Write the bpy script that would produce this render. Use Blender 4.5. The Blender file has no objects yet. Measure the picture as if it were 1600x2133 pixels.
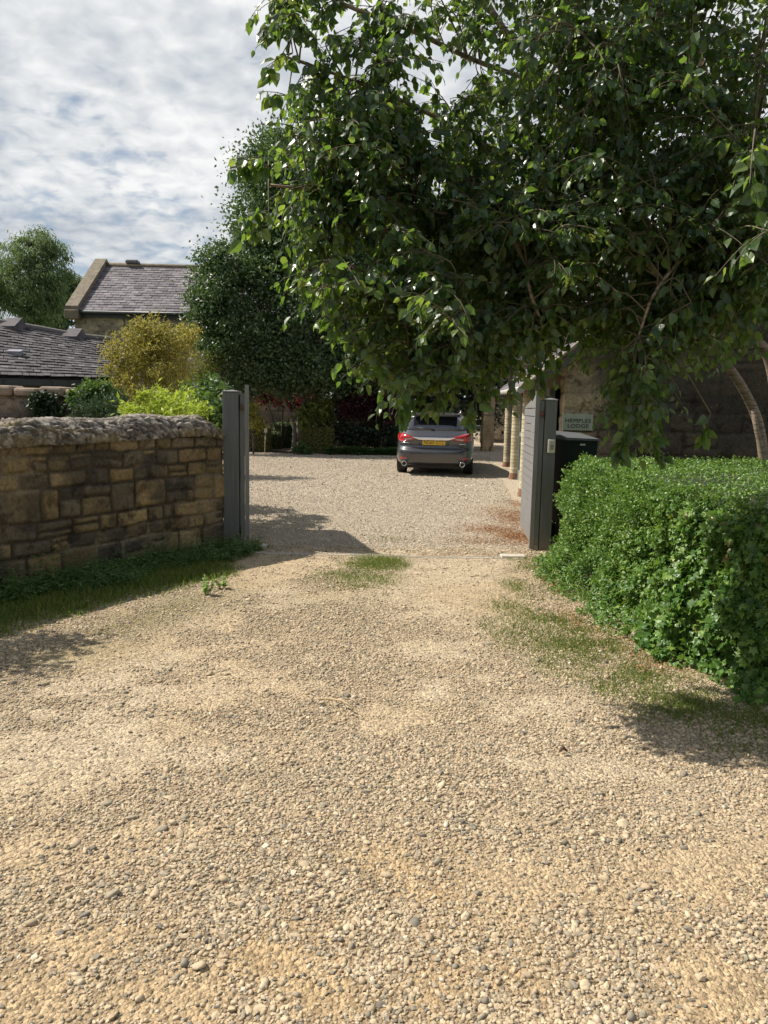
import bpy, bmesh, math, random
import numpy as np
from mathutils import Vector, Matrix
C = bpy.context.scene.collection
SC = bpy.context.scene
rng = np.random.default_rng(7)
random.seed(7)
R = math.radians

# ------------------------------------------------------------------ camera
CAM_H, PITCH, ROLL = 1.55, 7.75, 1.1
cam = bpy.data.objects.new('camera', bpy.data.cameras.new('camera'))
C.objects.link(cam)
CM = Matrix.Rotation(R(90 - PITCH), 3, 'X') @ Matrix.Rotation(R(ROLL), 3, 'Z')
cam.matrix_world = Matrix.Translation((0, 0, CAM_H)) @ CM.to_4x4()
cam.data.sensor_fit = 'VERTICAL'
cam.data.sensor_height = 34.66
cam.data.lens = 26.0
cam.data.clip_end = 3000
cam.data.clip_start = 0.05
SC.camera = cam


def ray(px, py):
    return CM @ Vector(((px - 800) / 1600, -(py - 1066.5) / 1600, -1))


def at(px, py, Y):
    """the point of the world that the photograph shows at px, py at distance Y"""
    d = ray(px, py)
    return Vector((0, 0, CAM_H)) + d * (Y / d.y)


def gnd(px, py, z=0.0):
    d = ray(px, py)
    return Vector((0, 0, CAM_H)) + d * ((z - CAM_H) / d.z)


# ------------------------------------------------------------------ scene objects
def tag(o, label=None, cat=None, group=None, kind=None):
    if label: o['label'] = label
    if cat: o['category'] = cat
    if group: o['group'] = group
    if kind: o['kind'] = kind
    return o


def empty(name, loc=(0, 0, 0), rz=0.0, label=None, cat=None, group=None):
    o = bpy.data.objects.new(name, None)
    C.objects.link(o)
    o.location = loc
    o.rotation_euler = (0, 0, rz)
    o.empty_display_size = 0.2
    return tag(o, label, cat, group)


def link(name, me, mat=None, parent=None, keep=True):
    """link a mesh as ONE object; its coordinates are world ones unless keep is False"""
    o = bpy.data.objects.new(name, me)
    C.objects.link(o)
    if mat is not None:
        for m in (mat if isinstance(mat, (list, tuple)) else [mat]):
            me.materials.append(m)
    if parent is not None:
        o.parent = parent
        if keep:
            mw = world_of(parent)
            o.matrix_parent_inverse = mw.inverted()
    return o


def world_of(o):
    m = Matrix.LocRotScale(o.location, o.rotation_euler, o.scale)
    if o.parent is not None:
        return world_of(o.parent) @ o.matrix_parent_inverse @ m
    return m


class MB:
    """collects boxes, prisms, tubes ... for one mesh"""
    def __init__(s):
        s.v = []; s.f = []; s.sm = []

    def add(s, vs, fs, smooth=False):
        b = len(s.v)
        s.v += [tuple(v) for v in vs]
        s.f += [tuple(i + b for i in f) for f in fs]
        s.sm += [smooth] * len(fs)
        return s

    def box(s, lo, hi, M=None):
        x0, y0, z0 = lo; x1, y1, z1 = hi
        vs = [Vector(p) for p in ((x0, y0, z0), (x1, y0, z0), (x1, y1, z0), (x0, y1, z0), (x0, y0, z1), (x1, y0, z1), (x1, y1, z1), (x0, y1, z1))]
        if M is not None: vs = [M @ v for v in vs]
        return s.add(vs, [(0, 3, 2, 1), (4, 5, 6, 7), (0, 1, 5, 4), (1, 2, 6, 5), (2, 3, 7, 6), (3, 0, 4, 7)])

    def bevel_box(s, lo, hi, b=0.01, M=None):
        bm = bmesh.new()
        bmesh.ops.create_cube(bm, size=1)
        for v in bm.verts:
            v.co = Vector([lo[i] + (v.co[i] + .5) * (hi[i] - lo[i]) for i in range(3)])
        bmesh.ops.bevel(bm, geom=list(bm.edges), offset=b, segments=2, affect='EDGES', profile=.5)
        bm.verts.index_update()
        vs = [(M @ v.co if M is not None else v.co.copy()) for v in bm.verts]
        s.add(vs, [[v.index for v in f.verts] for f in bm.faces])
        bm.free()
        return s

    def hexa(s, p):
        """8 corners, bottom ring then top ring"""
        return s.add(p, [(0, 3, 2, 1), (4, 5, 6, 7), (0, 1, 5, 4), (1, 2, 6, 5), (2, 3, 7, 6), (3, 0, 4, 7)])

    def tube(s, pts, rad, n=8, cap=True):
        pts = [Vector(p) for p in pts]
        if not isinstance(rad, (list, tuple)): rad = [rad] * len(pts)
        b = len(s.v)
        up = Vector((0.31, 0.21, 0.93))
        for i, p in enumerate(pts):
            t = (pts[min(i + 1, len(pts) - 1)] - pts[max(i - 1, 0)])
            if t.length < 1e-9: t = Vector((0, 0, 1))
            t.normalize()
            a = t.cross(up)
            if a.length < 1e-3: a = t.cross(Vector((1, 0, 0)))
            a.normalize(); c = t.cross(a)
            for k in range(n):
                th = 2 * math.pi * k / n
                s.v.append(tuple(p + (a * math.cos(th) + c * math.sin(th)) * rad[i]))
        for i in range(len(pts) - 1):
            for k in range(n):
                s.f.append((b + i * n + k, b + i * n + (k + 1) % n, b + (i + 1) * n + (k + 1) % n, b + (i + 1) * n + k)); s.sm.append(True)
        if cap:
            s.f.append(tuple(b + k for k in range(n))[::-1]); s.sm.append(False)
            s.f.append(tuple(b + (len(pts) - 1) * n + k for k in range(n))); s.sm.append(False)
        return s

    def disc_lathe(s, prof, M=None, n=24, smooth=True):
        """prof: (r, h) pairs revolved about local Z"""
        b = len(s.v)
        for r, h in prof:
            for k in range(n):
                th = 2 * math.pi * k / n
                p = Vector((r * math.cos(th), r * math.sin(th), h))
                s.v.append(tuple(M @ p if M is not None else p))
        for i in range(len(prof) - 1):
            for k in range(n):
                s.f.append((b + i * n + k, b + i * n + (k + 1) % n, b + (i + 1) * n + (k + 1) % n, b + (i + 1) * n + k)); s.sm.append(smooth)
        return s

    def build(s, name, mat, parent=None):
        me = bpy.data.meshes.new(name)
        me.from_pydata(s.v, [], s.f)
        me.polygons.foreach_set('use_smooth', s.sm)
        me.update()
        return link(name, me, mat, parent)


def mesh_np(name, V, F, mat, parent=None, smooth=False, col=None):
    """mesh object from numpy arrays; F is n x 3 or n x 4; col = per-vertex colour (material colour of each stone, blade ...)"""
    V = np.ascontiguousarray(V, dtype=np.float32); F = np.ascontiguousarray(F, dtype=np.int32)
    me = bpy.data.meshes.new(name)
    k = F.shape[1]
    me.vertices.add(len(V)); me.vertices.foreach_set('co', V.ravel())
    me.loops.add(F.size); me.loops.foreach_set('vertex_index', F.ravel())
    me.polygons.add(len(F))
    me.polygons.foreach_set('loop_start', np.arange(0, F.size, k, dtype=np.int32))
    me.polygons.foreach_set('loop_total', np.full(len(F), k, dtype=np.int32))
    me.polygons.foreach_set('use_smooth', np.full(len(F), bool(smooth)))
    if col is not None:
        a = me.color_attributes.new('col', 'FLOAT_COLOR', 'POINT')
        c = np.ones((len(V), 4), dtype=np.float32); c[:, :3] = col
        a.data.foreach_set('color', c.ravel())
    me.update(calc_edges=True)
    return link(name, me, mat, parent)


# ------------------------------------------------------------------ value noise
def _h(i, j, k, seed):
    n = (i.astype(np.int64) * 374761393 + j.astype(np.int64) * 668265263 + k.astype(np.int64) * 2147483647 + seed * 144665) & 0xFFFFFFFF
    n = ((n ^ (n >> 13)) * 1274126177) & 0xFFFFFFFF
    n = ((n ^ (n >> 16)) * 2246822519) & 0xFFFFFFFF
    return ((n ^ (n >> 15)) & 0xFFFFFF) / float(0xFFFFFF)


def vnoise(x, y, z=None, seed=0):
    if z is None: z = np.zeros_like(x)
    i, j, k = np.floor(x), np.floor(y), np.floor(z)
    u, v, w = x - i, y - j, z - k
    u = u * u * (3 - 2 * u); v = v * v * (3 - 2 * v); w = w * w * (3 - 2 * w)
    r = 0
    for a in (0, 1):
        for b in (0, 1):
            for c in (0, 1):
                r = r + _h(i + a, j + b, k + c, seed) * (u if a else 1 - u) * (v if b else 1 - v) * (w if c else 1 - w)
    return r


def fbm(x, y, z=None, seed=0, oct=4):
    r = 0; a = 0.5; f = 1.0; t = 0
    for o in range(oct):
        r = r + a * vnoise(x * f, y * f, None if z is None else z * f, seed + o * 17); t += a
        a *= .5; f *= 2.03
    return r / t


def sstep(a, b, x):
    t = np.clip((x - a) / (b - a), 0, 1)
    return t * t * (3 - 2 * t)


# ------------------------------------------------------------------ materials
def nodes_of(m):
    m.use_nodes = True
    nt = m.node_tree; nt.nodes.clear()
    return nt


class NT:
    def __init__(s, nt): s.nt = nt
    def n(s, typ, **kw):
        nd = s.nt.nodes.new(typ)
        for k, v in kw.items():
            if k.startswith('i_'):
                nm = k[2:]
                nd.inputs[int(nm) if nm.isdigit() else nm.replace('_', ' ')].default_value = v
            else: setattr(nd, k, v)
        return nd
    def l(s, a, b): s.nt.links.new(a, b)
    def ramp(s, fac, stops, interp='LINEAR'):
        r = s.n('ShaderNodeValToRGB'); e = r.color_ramp.elements
        r.color_ramp.interpolation = interp
        while len(e) < len(stops): e.new(.5)
        for el, (p, c) in zip(e, stops):
            el.position = p; el.color = (*c, 1) if len(c) == 3 else c
        if fac is not None: s.l(fac, r.inputs[0])
        return r
    def mix(s, fac, a, b, mode='MIX'):
        m = s.n('ShaderNodeMix', data_type='RGBA', blend_type=mode)
        for sock, val in ((m.inputs[0], fac), (m.inputs[6], a), (m.inputs[7], b)):
            if hasattr(val, 'default_value') or hasattr(val, 'is_linked'): s.l(val, sock)
            else: sock.default_value = val if not isinstance(val, tuple) or len(val) == 4 else (*val, 1)
        return m.outputs[2]
    def math(s, op, a, b=None, clamp=False):
        m = s.n('ShaderNodeMath', operation=op, use_clamp=clamp)
        for sock, val in ((m.inputs[0], a), (m.inputs[1], b)):
            if val is None: continue
            if hasattr(val, 'is_linked'): s.l(val, sock)
            else: sock.default_value = val
        return m.outputs[0]
    def noise(s, vec, scale, detail=4, rough=.55, dist=0.0, dim='3D'):
        n = s.n('ShaderNodeTexNoise', noise_dimensions=dim)
        n.inputs['Scale'].default_value = scale; n.inputs['Detail'].default_value = detail
        n.inputs['Roughness'].default_value = rough; n.inputs['Distortion'].default_value = dist
        if vec is not None: s.l(vec, n.inputs['Vector'])
        return n.outputs[0]


def mat_start(name):
    m = bpy.data.materials.new(name)
    t = NT(nodes_of(m))
    out = t.n('ShaderNodeOutputMaterial')
    b = t.n('ShaderNodeBsdfPrincipled')
    t.l(b.outputs[0], out.inputs[0])
    tc = t.n('ShaderNodeTexCoord')
    return m, t, b, out, tc.outputs['Object']


def bump(t, b, h, strength=.4, dist=.01):
    bp = t.n('ShaderNodeBump'); bp.inputs['Strength'].default_value = strength; bp.inputs['Distance'].default_value = dist
    t.l(h, bp.inputs['Height']); t.l(bp.outputs[0], b.inputs['Normal'])


def simple_mat(name, col, rough=.6, var=.25, scale=12, metal=0.0, bumpk=.15, spec=.5, coat=0.0):
    m, t, b, out, vec = mat_start(name)
    n = t.noise(vec, scale, 5, .6)
    dark = tuple(c * (1 - var) for c in col); lite = tuple(min(1, c * (1 + var)) for c in col)
    r = t.ramp(n, [(.3, dark), (.7, lite)])
    t.l(r.outputs[0], b.inputs['Base Color'])
    b.inputs['Roughness'].default_value = rough; b.inputs['Metallic'].default_value = metal
    b.inputs['Specular IOR Level'].default_value = spec
    b.inputs['Coat Weight'].default_value = coat; b.inputs['Coat Roughness'].default_value = .05
    if bumpk: bump(t, b, t.noise(vec, scale * 6, 4, .6), bumpk, .004)
    return m


def attr_mat(name, rough=.85, scale=25, var=.25, bumpk=.5, bdist=.01, spec=.3, big=1.6, bigvar=.2, soot=False):
    """material whose colour is each stone's own colour (attribute col), mottled by noise"""
    m, t, b, out, vec = mat_start(name)
    a = t.n('ShaderNodeAttribute', attribute_name='col')
    n1 = t.noise(vec, scale, 6, .65)
    n2 = t.noise(vec, big, 3, .5)
    r1 = t.ramp(n1, [(.28, (1 - var,) * 3), (.72, (1 + var,) * 3)])
    r2 = t.ramp(n2, [(.3, (1 - bigvar,) * 3), (.7, (1 + bigvar,) * 3)])
    c = t.mix(1.0, a.outputs['Color'], r1.outputs[0], 'MULTIPLY')
    c = t.mix(1.0, c, r2.outputs[0], 'MULTIPLY')
    if soot:                                                          # ragged dark weathering and pale lichen flecks
        n3 = t.noise(vec, 4.5, 9, .72, .4)
        rs = t.ramp(n3, [(.53, (1, 1, 1)), (.60, (.42, .40, .38)), (.72, (.30, .285, .27))])
        c = t.mix(.85, c, rs.outputs[0], 'MULTIPLY')
        n4 = t.noise(vec, 17, 6, .7)
        rl = t.ramp(n4, [(.63, (0, 0, 0)), (.72, (1, 1, 1))])
        c = t.mix(t.math('MULTIPLY', rl.outputs[0], .45), c, (.34, .30, .23))
    t.l(c, b.inputs['Base Color'])
    b.inputs['Roughness'].default_value = rough
    b.inputs['Specular IOR Level'].default_value = spec
    bump(t, b, n1, bumpk, bdist)
    return m


def island_mat(name, stops, rough=.6, spec=.4, transl=None, tweight=.3, nscale=None, nvar=.2, bumpk=0, coat=0):
    """colour picked per loose island (leaf, pebble, slate); optional light passing through"""
    m, t, b, out, vec = mat_start(name)
    g = t.n('ShaderNodeNewGeometry')
    r = t.ramp(g.outputs['Random Per Island'], stops)
    c = r.outputs[0]
    if nscale:
        n = t.noise(vec, nscale, 4, .6)
        rr = t.ramp(n, [(.3, (1 - nvar,) * 3), (.7, (1 + nvar,) * 3)])
        c = t.mix(1.0, c, rr.outputs[0], 'MULTIPLY')
        if bumpk: bump(t, b, n, bumpk, .004)
    t.l(c, b.inputs['Base Color'])
    b.inputs['Roughness'].default_value = rough
    b.inputs['Specular IOR Level'].default_value = spec
    if transl:
        tr = t.n('ShaderNodeBsdfTranslucent')
        r2 = t.ramp(g.outputs['Random Per Island'], transl)
        t.l(r2.outputs[0], tr.inputs['Color'])
        ms = t.n('ShaderNodeMixShader'); ms.inputs[0].default_value = tweight
        t.l(b.outputs[0], ms.inputs[1]); t.l(tr.outputs[0], ms.inputs[2]); t.l(ms.outputs[0], out.inputs[0])
    return m


# ------------------------------------------------------------------ leaves
def norm(a):
    return a / np.maximum(np.linalg.norm(a, axis=1, keepdims=True), 1e-9)


OVATE = (np.array([[0, 0, 0], [.33, 0, -.03], [.68, 0, -.05], [1.02, 0, -.16], [.22, .33, .07], [.58, .29, .05], [.22, -.33, .07], [.58, -.29, .05], [.06, .16, .03], [.06, -.16, .03]]),
         np.array([[0, 1, 8], [8, 1, 4], [1, 2, 4], [4, 2, 5], [5, 2, 3], [0, 9, 1], [9, 6, 1], [1, 6, 2], [6, 7, 2], [7, 3, 2]]))
DIAMOND = (np.array([[0, 0, 0], [.45, .3, .06], [1, 0, -.05], [.45, -.3, .06]]), np.array([[0, 2, 1], [0, 3, 2]]))
LANCE = (np.array([[0, 0, 0], [.4, .12, .03], [1, 0, -.12], [.4, -.12, .03]]), np.array([[0, 2, 1], [0, 3, 2]]))
IVY = (np.array([[0, 0, 0], [.5, 0, -.04], [1, 0, -.1], [.62, .2, .02], [.68, .5, -.03], [.3, .36, .05], [-.08, .34, -.02], [.62, -.2, .02], [.68, -.5, -.03], [.3, -.36, .05], [-.08, -.34, -.02]]),
       np.array([[0, 1, 5], [0, 5, 6], [1, 3, 5], [3, 4, 5], [1, 2, 3], [0, 9, 1], [0, 10, 9], [1, 9, 7], [7, 9, 8], [1, 7, 2]]))
BLADE = (np.array([[0, .06, 0], [0, -.06, 0], [.55, .04, .03], [.55, -.04, .03], [1, 0, .14]]), np.array([[0, 1, 3], [0, 3, 2], [2, 3, 4]]))


def leaf_arrays(P, A, N, S, shape, wid=None):
    T, F = shape
    A = norm(A); N = N - A * np.sum(A * N, axis=1, keepdims=True); N = norm(N); W = np.cross(N, A)
    w = np.ones(len(P)) if wid is None else wid
    V = (P[:, None, :] + S[:, None, None] * (T[None, :, 0:1] * A[:, None, :] + T[None, :, 1:2] * w[:, None, None] * W[:, None, :] + T[None, :, 2:3] * N[:, None, :])).reshape(-1, 3)
    FF = (F[None, :, :] + (np.arange(len(P)) * len(T))[:, None, None]).reshape(-1, 3)
    return V, FF


def leaves(name, P, A, N, S, shape, mat, parent, wid=None, smooth=False):
    V, F = leaf_arrays(P, A, N, S, shape, wid)
    return mesh_np(name, V, F, mat, parent, smooth)


def rand_dirs(n):
    return norm(rng.normal(size=(n, 3)))


def clump_points(ells, n, nclump, csize, surf=.35):
    """leaf positions for a crown: clumps spread through ellipsoids (centre, radii), denser near their surface"""
    ells = [(np.array(c, float), np.array(r, float)) for c, r in ells]
    vol = np.array([np.prod(r) ** (2 / 3) for c, r in ells]); vol /= vol.sum()
    which = rng.choice(len(ells), nclump, p=vol)
    d = rand_dirs(nclump); rad = rng.random(nclump) ** surf
    cc = np.array([ells[w][0] for w in which]); rr = np.array([ells[w][1] for w in which])
    cen = cc + d * rr * rad[:, None]
    outward = norm(d / rr)
    siz = csize * (.5 + rng.random(nclump))
    pick = rng.integers(0, nclump, n)
    P = cen[pick] + rng.normal(size=(n, 3)) * siz[pick][:, None] * np.array([1, 1, .75])
    return P, outward[pick], cen


def foliage(name, ells, n, nclump, csize, size, mat, parent, shape=DIAMOND, droop=.3, up=.5, surf=.35, zmin=.02, wid=None, cut=None):
    P, O, cen = clump_points(ells, n, nclump, csize, surf)
    k = P[:, 2] > zmin
    if cut is not None: k &= cut(P)
    P, O = P[k], O[k]; n = len(P)
    A = O * .5 + rand_dirs(n) * .9 + np.array([0, 0, -droop])
    N = rand_dirs(n) * .9 + np.array([0, 0, up]) + O * .4
    S = size * (.6 + .8 * rng.random(n))
    o = leaves(name, P, A, N, S, shape, mat, parent, wid=None if wid is None else np.full(n, wid))
    return o, cen


def curve_pts(pts, n=8):
    """Catmull-Rom through points"""
    pts = [Vector(p) for p in pts]
    P = [pts[0] * 2 - pts[1]] + pts + [pts[-1] * 2 - pts[-2]]
    out = []
    for i in range(1, len(P) - 2):
        for k in range(n):
            t = k / n
            out.append(.5 * ((2 * P[i]) + (P[i + 1] - P[i - 1]) * t + (2 * P[i - 1] - 5 * P[i] + 4 * P[i + 1] - P[i + 2]) * t * t + (-P[i - 1] + 3 * P[i] - 3 * P[i + 1] + P[i + 2]) * t ** 3))
    out.append(pts[-1])
    return out


def taper(n, a, b):
    return [a + (b - a) * i / (n - 1) for i in range(n)]
# ------------------------------------------------------------------ light and sky
SUN_DIR = Vector((-0.83, 0.19, 1.0)).normalized()
sl = bpy.data.lights.new('sun', 'SUN')
sl.energy = 5.0; sl.angle = R(.53); sl.color = (1.0, .93, .82)
so = bpy.data.objects.new('sun', sl); C.objects.link(so)
so.rotation_euler = SUN_DIR.to_track_quat('Z', 'Y').to_euler()
so.location = (-20, 5, 30)

w = bpy.data.worlds.new('World'); SC.world = w
t = NT(nodes_of(w))
wo = t.n('ShaderNodeOutputWorld')
sky = t.n('ShaderNodeTexSky', sky_type='NISHITA', sun_disc=False)
sky.sun_elevation = math.asin(SUN_DIR.z); sky.sun_rotation = math.atan2(SUN_DIR.x, SUN_DIR.y)
sky.altitude = 50; sky.air_density = 1.0; sky.dust_density = .6; sky.ozone_density = 1.3
bg = t.n('ShaderNodeBackground', i_Strength=.066)
t.l(sky.outputs[0], bg.inputs[0])
tc = t.n('ShaderNodeTexCoord')
sep = t.n('ShaderNodeSeparateXYZ'); t.l(tc.outputs['Generated'], sep.inputs[0])
zz = t.math('ADD', t.math('MAXIMUM', sep.outputs[2], 0.0), .24)
cmb = t.n('ShaderNodeCombineXYZ')                                   # a flat cloud deck seen in perspective
t.l(t.math('DIVIDE', sep.outputs[0], zz), cmb.inputs[0]); t.l(t.math('DIVIDE', sep.outputs[1], zz), cmb.inputs[1])
mp = t.n('ShaderNodeMapping'); t.l(cmb.outputs[0], mp.inputs[0])
mp.inputs['Location'].default_value = (14.856, -11.622, 1.939); mp.inputs['Rotation'].default_value = (0, 0, .25)
P_ = mp.outputs[0]
big = t.noise(P_, .9, 3, .5, .2)
mid = t.noise(P_, 4.6, 3, .5, .25)
fine = t.noise(P_, 17, 3, .5, .3)
dens = t.math('ADD', t.math('MULTIPLY', big, .9), t.math('ADD', t.math('MULTIPLY', mid, .55), t.math('MULTIPLY', fine, .42)))
cover = t.ramp(dens, [(.60, (0, 0, 0)), (.82, (1, 1, 1))])
# thinner cloud overhead and behind, so that the open sky lights the shade blue
lo_ = t.n('ShaderNodeMapRange', clamp=True); t.l(sep.outputs[2], lo_.inputs[0])
lo_.inputs[1].default_value = .62; lo_.inputs[2].default_value = .95; lo_.inputs[3].default_value = 1; lo_.inputs[4].default_value = .35
bk = t.n('ShaderNodeMapRange', clamp=True); t.l(sep.outputs[1], bk.inputs[0])
bk.inputs[1].default_value = -.5; bk.inputs[2].default_value = .15; bk.inputs[3].default_value = .6; bk.inputs[4].default_value = 1
cv = t.math('MULTIPLY', cover.outputs[0], t.math('MULTIPLY', lo_.outputs[0], bk.outputs[0]), True)
shade = t.noise(P_, 2.2, 4, .55, .2)
sh2 = t.math('ADD', t.math('MULTIPLY', shade, .50), t.math('ADD', t.math('MULTIPLY', fine, .30), t.math('MULTIPLY', mid, .2)))
ccol = t.ramp(sh2, [(.37, (.45, .50, .57)), (.47, (.66, .70, .74)), (.60, (.97, .975, .975))])
cb = t.n('ShaderNodeBackground', i_Strength=.70); t.l(ccol.outputs[0], cb.inputs[0])
ms = t.n('ShaderNodeMixShader'); t.l(cv, ms.inputs[0]); t.l(bg.outputs[0], ms.inputs[1]); t.l(cb.outputs[0], ms.inputs[2])
t.l(ms.outputs[0], wo.inputs[0])

SC.view_settings.view_transform = 'Standard'; SC.view_settings.look = 'None'
SC.view_settings.exposure = 0.48; SC.view_settings.gamma = 1.0; SC.view_settings.use_curve_mapping = False
SC.cycles.use_denoising = True
SC.cycles.denoiser = 'OPENIMAGEDENOISE'
SC.cycles.denoising_prefilter = 'ACCURATE'
SC.cycles.max_bounces = 6; SC.cycles.diffuse_bounces = 3; SC.cycles.glossy_bounces = 2; SC.cycles.transmission_bounces = 4
SC.cycles.caustics_reflective = False; SC.cycles.caustics_refractive = False
SC.cycles.sample_clamp_indirect = 4.0

# ------------------------------------------------------------------ ground
def G2(px, py):
    p = gnd(px, py); return (p.x, p.y)


# bare sandy patches and wheel tracks: (x, y, rx, ry, turn, strength)
BARE = []
for px, py, rx, ry, a, s in [(60, 1570, .75, .35, .2, 1), (560, 1215, .26, .5, .3, .9), (480, 1300, .28, .45, .5, .85), (240, 1430, .35, .3, .5, .85), (945, 1275, .27, .5, 0, .9), (928, 1355, .28, .45, 0, .85), (870, 1500, .3, .25, .2, .8), (480, 1440, .5, .22, .3, .95), (300, 1355, .45, .35, .5, .9), (600, 1330, .22, .7, .35, .45), (420, 1390, .4, .3, .4, .7), (200, 1480, .4, .25, .3, .6), (1200, 1592, .32, .14, -.1, 1.1),
                             (920, 1440, .42, .5, .1, .75), (930, 1235, .5, 1.1, 0, .85), (600, 1250, .4, .9, .2, .6), (590, 1172, .5, .45, 0, .9), (930, 1170, .75, .35, 0, .9),
                             (1000, 1330, .3, .5, 0, .5), (800, 1490, .45, .25, .2, .7), (1120, 1460, .3, .4, .2, .5), (40, 1780, .18, .14, 0, .6), (160, 1960, .2, .13, .3, .7),
                             (120, 2100, .2, .1, 0, .7), (760, 1760, .18, .3, .3, .55), (1000, 1850, .2, .2, .4, .5), (1100, 2000, .25, .16, .3, .6), (1450, 1800, .3, .22, 0, .6), (560, 2010, .16, .1, .2, .5),
                             (1500, 2050, .2, .1, 0, .5), (350, 1730, .2, .2, .4, .45)]:
    x, y = G2(px, py); BARE.append((x, y, rx, ry, a, s))
THICK = []
for px, py, rx, ry, a, s in [(620, 1350, .3, .8, .25, .5), (520, 1520, .35, .3, .4, .4), (380, 1640, .6, .2, .3, .4), (860, 1330, .2, .6, 0, .2), (1330, 1480, .35, .5, -.3, .3)]:
    x, y = G2(px, py); THICK.append((x, y, rx, ry, a, s))


def blobs(lst, x, y, soft=1.0):
    r = np.zeros_like(x)
    for bx, by, rx, ry, a, s in lst:
        c, sn = math.cos(a), math.sin(a)
        u = ((x - bx) * c + (y - by) * sn) / rx; v = (-(x - bx) * sn + (y - by) * c) / ry
        r = np.maximum(r, s * np.exp(-(u * u + v * v) * .9 * soft))
    return r


# mossy / grassy patches on the drive: (x, y, rx, ry, turn, strength)
GRASS = []
for px, py, rx, ry, a, s in [(1130, 1330, .35, .5, .3, .55), (1240, 1385, .4, .35, .3, .6), (785, 1172, .26, .34, 0, 1.0), (740, 1205, .4, .45, 0, .45), (690, 1250, .5, .5, 0, .22), (1215, 1345, .3, .36, .4, .9), (1110, 1285, .22, .5, .3, .6),
                             (1190, 1305, .2, .3, .3, .9), (1330, 1420, .33, .3, .3, .8), (1420, 1470, .3, .25, .3, .9), (1080, 1225, .14, .4, 0, .5), (1560, 1500, .35, .25, .2, .8), (1560, 1560, .25, .15, 0, .5), (1380, 1380, .35, .35, .2, .5),
                             (1110, 1180, .18, .3, 0, .5), (1160, 1240, .25, .35, .2, .4), (990, 1130, .5, .4, 0, .14), (800, 1120, .5, .5, 0, .18),
                             (330, 1275, .32, .9, -.45, .8), (150, 1345, .4, .7, -.5, .55), (560, 1255, .3, .3, 0, .15)]:
    x, y = G2(px, py); GRASS.append((x, y, rx, ry, a, s))
LITTER = []
for px, py, rx, ry, a, s in [(1075, 1122, .24, .40, 0, 1), (1035, 1106, .4, .3, .3, .55), (1075, 1080, .28, .9, 0, .55), (1205, 1296, .12, .3, .2, .2), (1290, 1335, .14, .25, .2, .2), (1365, 1385, .15, .2, .2, .2), (1150, 1215, .1, .3, 0, .2), (1040, 1130, .5, .22, 0, .35), (1082, 1050, .2, .8, 0, .3)]:
    x, y = G2(px, py); LITTER.append((x, y, rx, ry, a, s))

# the garden wall's line: also the edge of the grass strip
WALL = [(-1.768, 8.40), (-2.30, 7.60), (-3.05, 6.25), (-3.72, 4.9), (-4.5, 3.2), (-5.3, 1.2), (-6.3, -2.0)]


def wall_dist(x, y):
    """distance in front of the left garden wall"""
    d = np.full(x.shape, 1e9)
    for (ax, ay), (bx, by) in zip(WALL[:-1], WALL[1:]):
        ux, uy = bx - ax, by - ay; L2 = ux * ux + uy * uy
        tt = np.clip(((x - ax) * ux + (y - ay) * uy) / L2, 0, 1)
        d = np.minimum(d, np.hypot(x - ax - tt * ux, y - ay - tt * uy))
    return d


def strip(x, y):
    """grass growing along the foot of the wall"""
    d = wall_dist(x, y)
    wd = 1.12 + .35 * (fbm(x * 1.3, y * 1.3, seed=31) - .5) * 2
    wd = wd * (1 - .5 * sstep(6.8, 8.2, y))
    return (1 - sstep(wd * .62, wd * 1.08, d)) * (y < 8.6)


def grass_cover(x, y):
    g = blobs(GRASS, x, y) * (.55 + .9 * fbm(x * 5, y * 5, seed=12))
    hed = (1 - sstep(0, .45, (1.60 + .17 * (7.3 - y)) - x)) * (y < 8) * .5
    return np.clip(np.maximum(np.maximum(g, strip(x, y)), hed * fbm(x * 4, y * 4, seed=14) * 1.4), 0, 1)


def height(x, y):
    return (fbm(x * .45, y * .45, seed=3) - .5) * .05 * sstep(.5, 2.5, y) + (fbm(x * 2.2, y * 2.2, seed=4) - .5) * .022


def density(x, y):
    b = blobs(BARE, x, y)
    n = fbm(x * 2.1, y * 2.1, seed=21) - .5
    n2 = fbm(x * 6.5, y * 6.5, seed=22) - .5
    d = .80 - 1.2 * b + blobs(THICK, x, y) * .7 + n * 1.3 + n2 * 1.7 - .25 * sstep(4.5, 7.5, y)
    return np.clip(d, .05, 1) * (1 - .8 * grass_cover(x, y))


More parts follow.
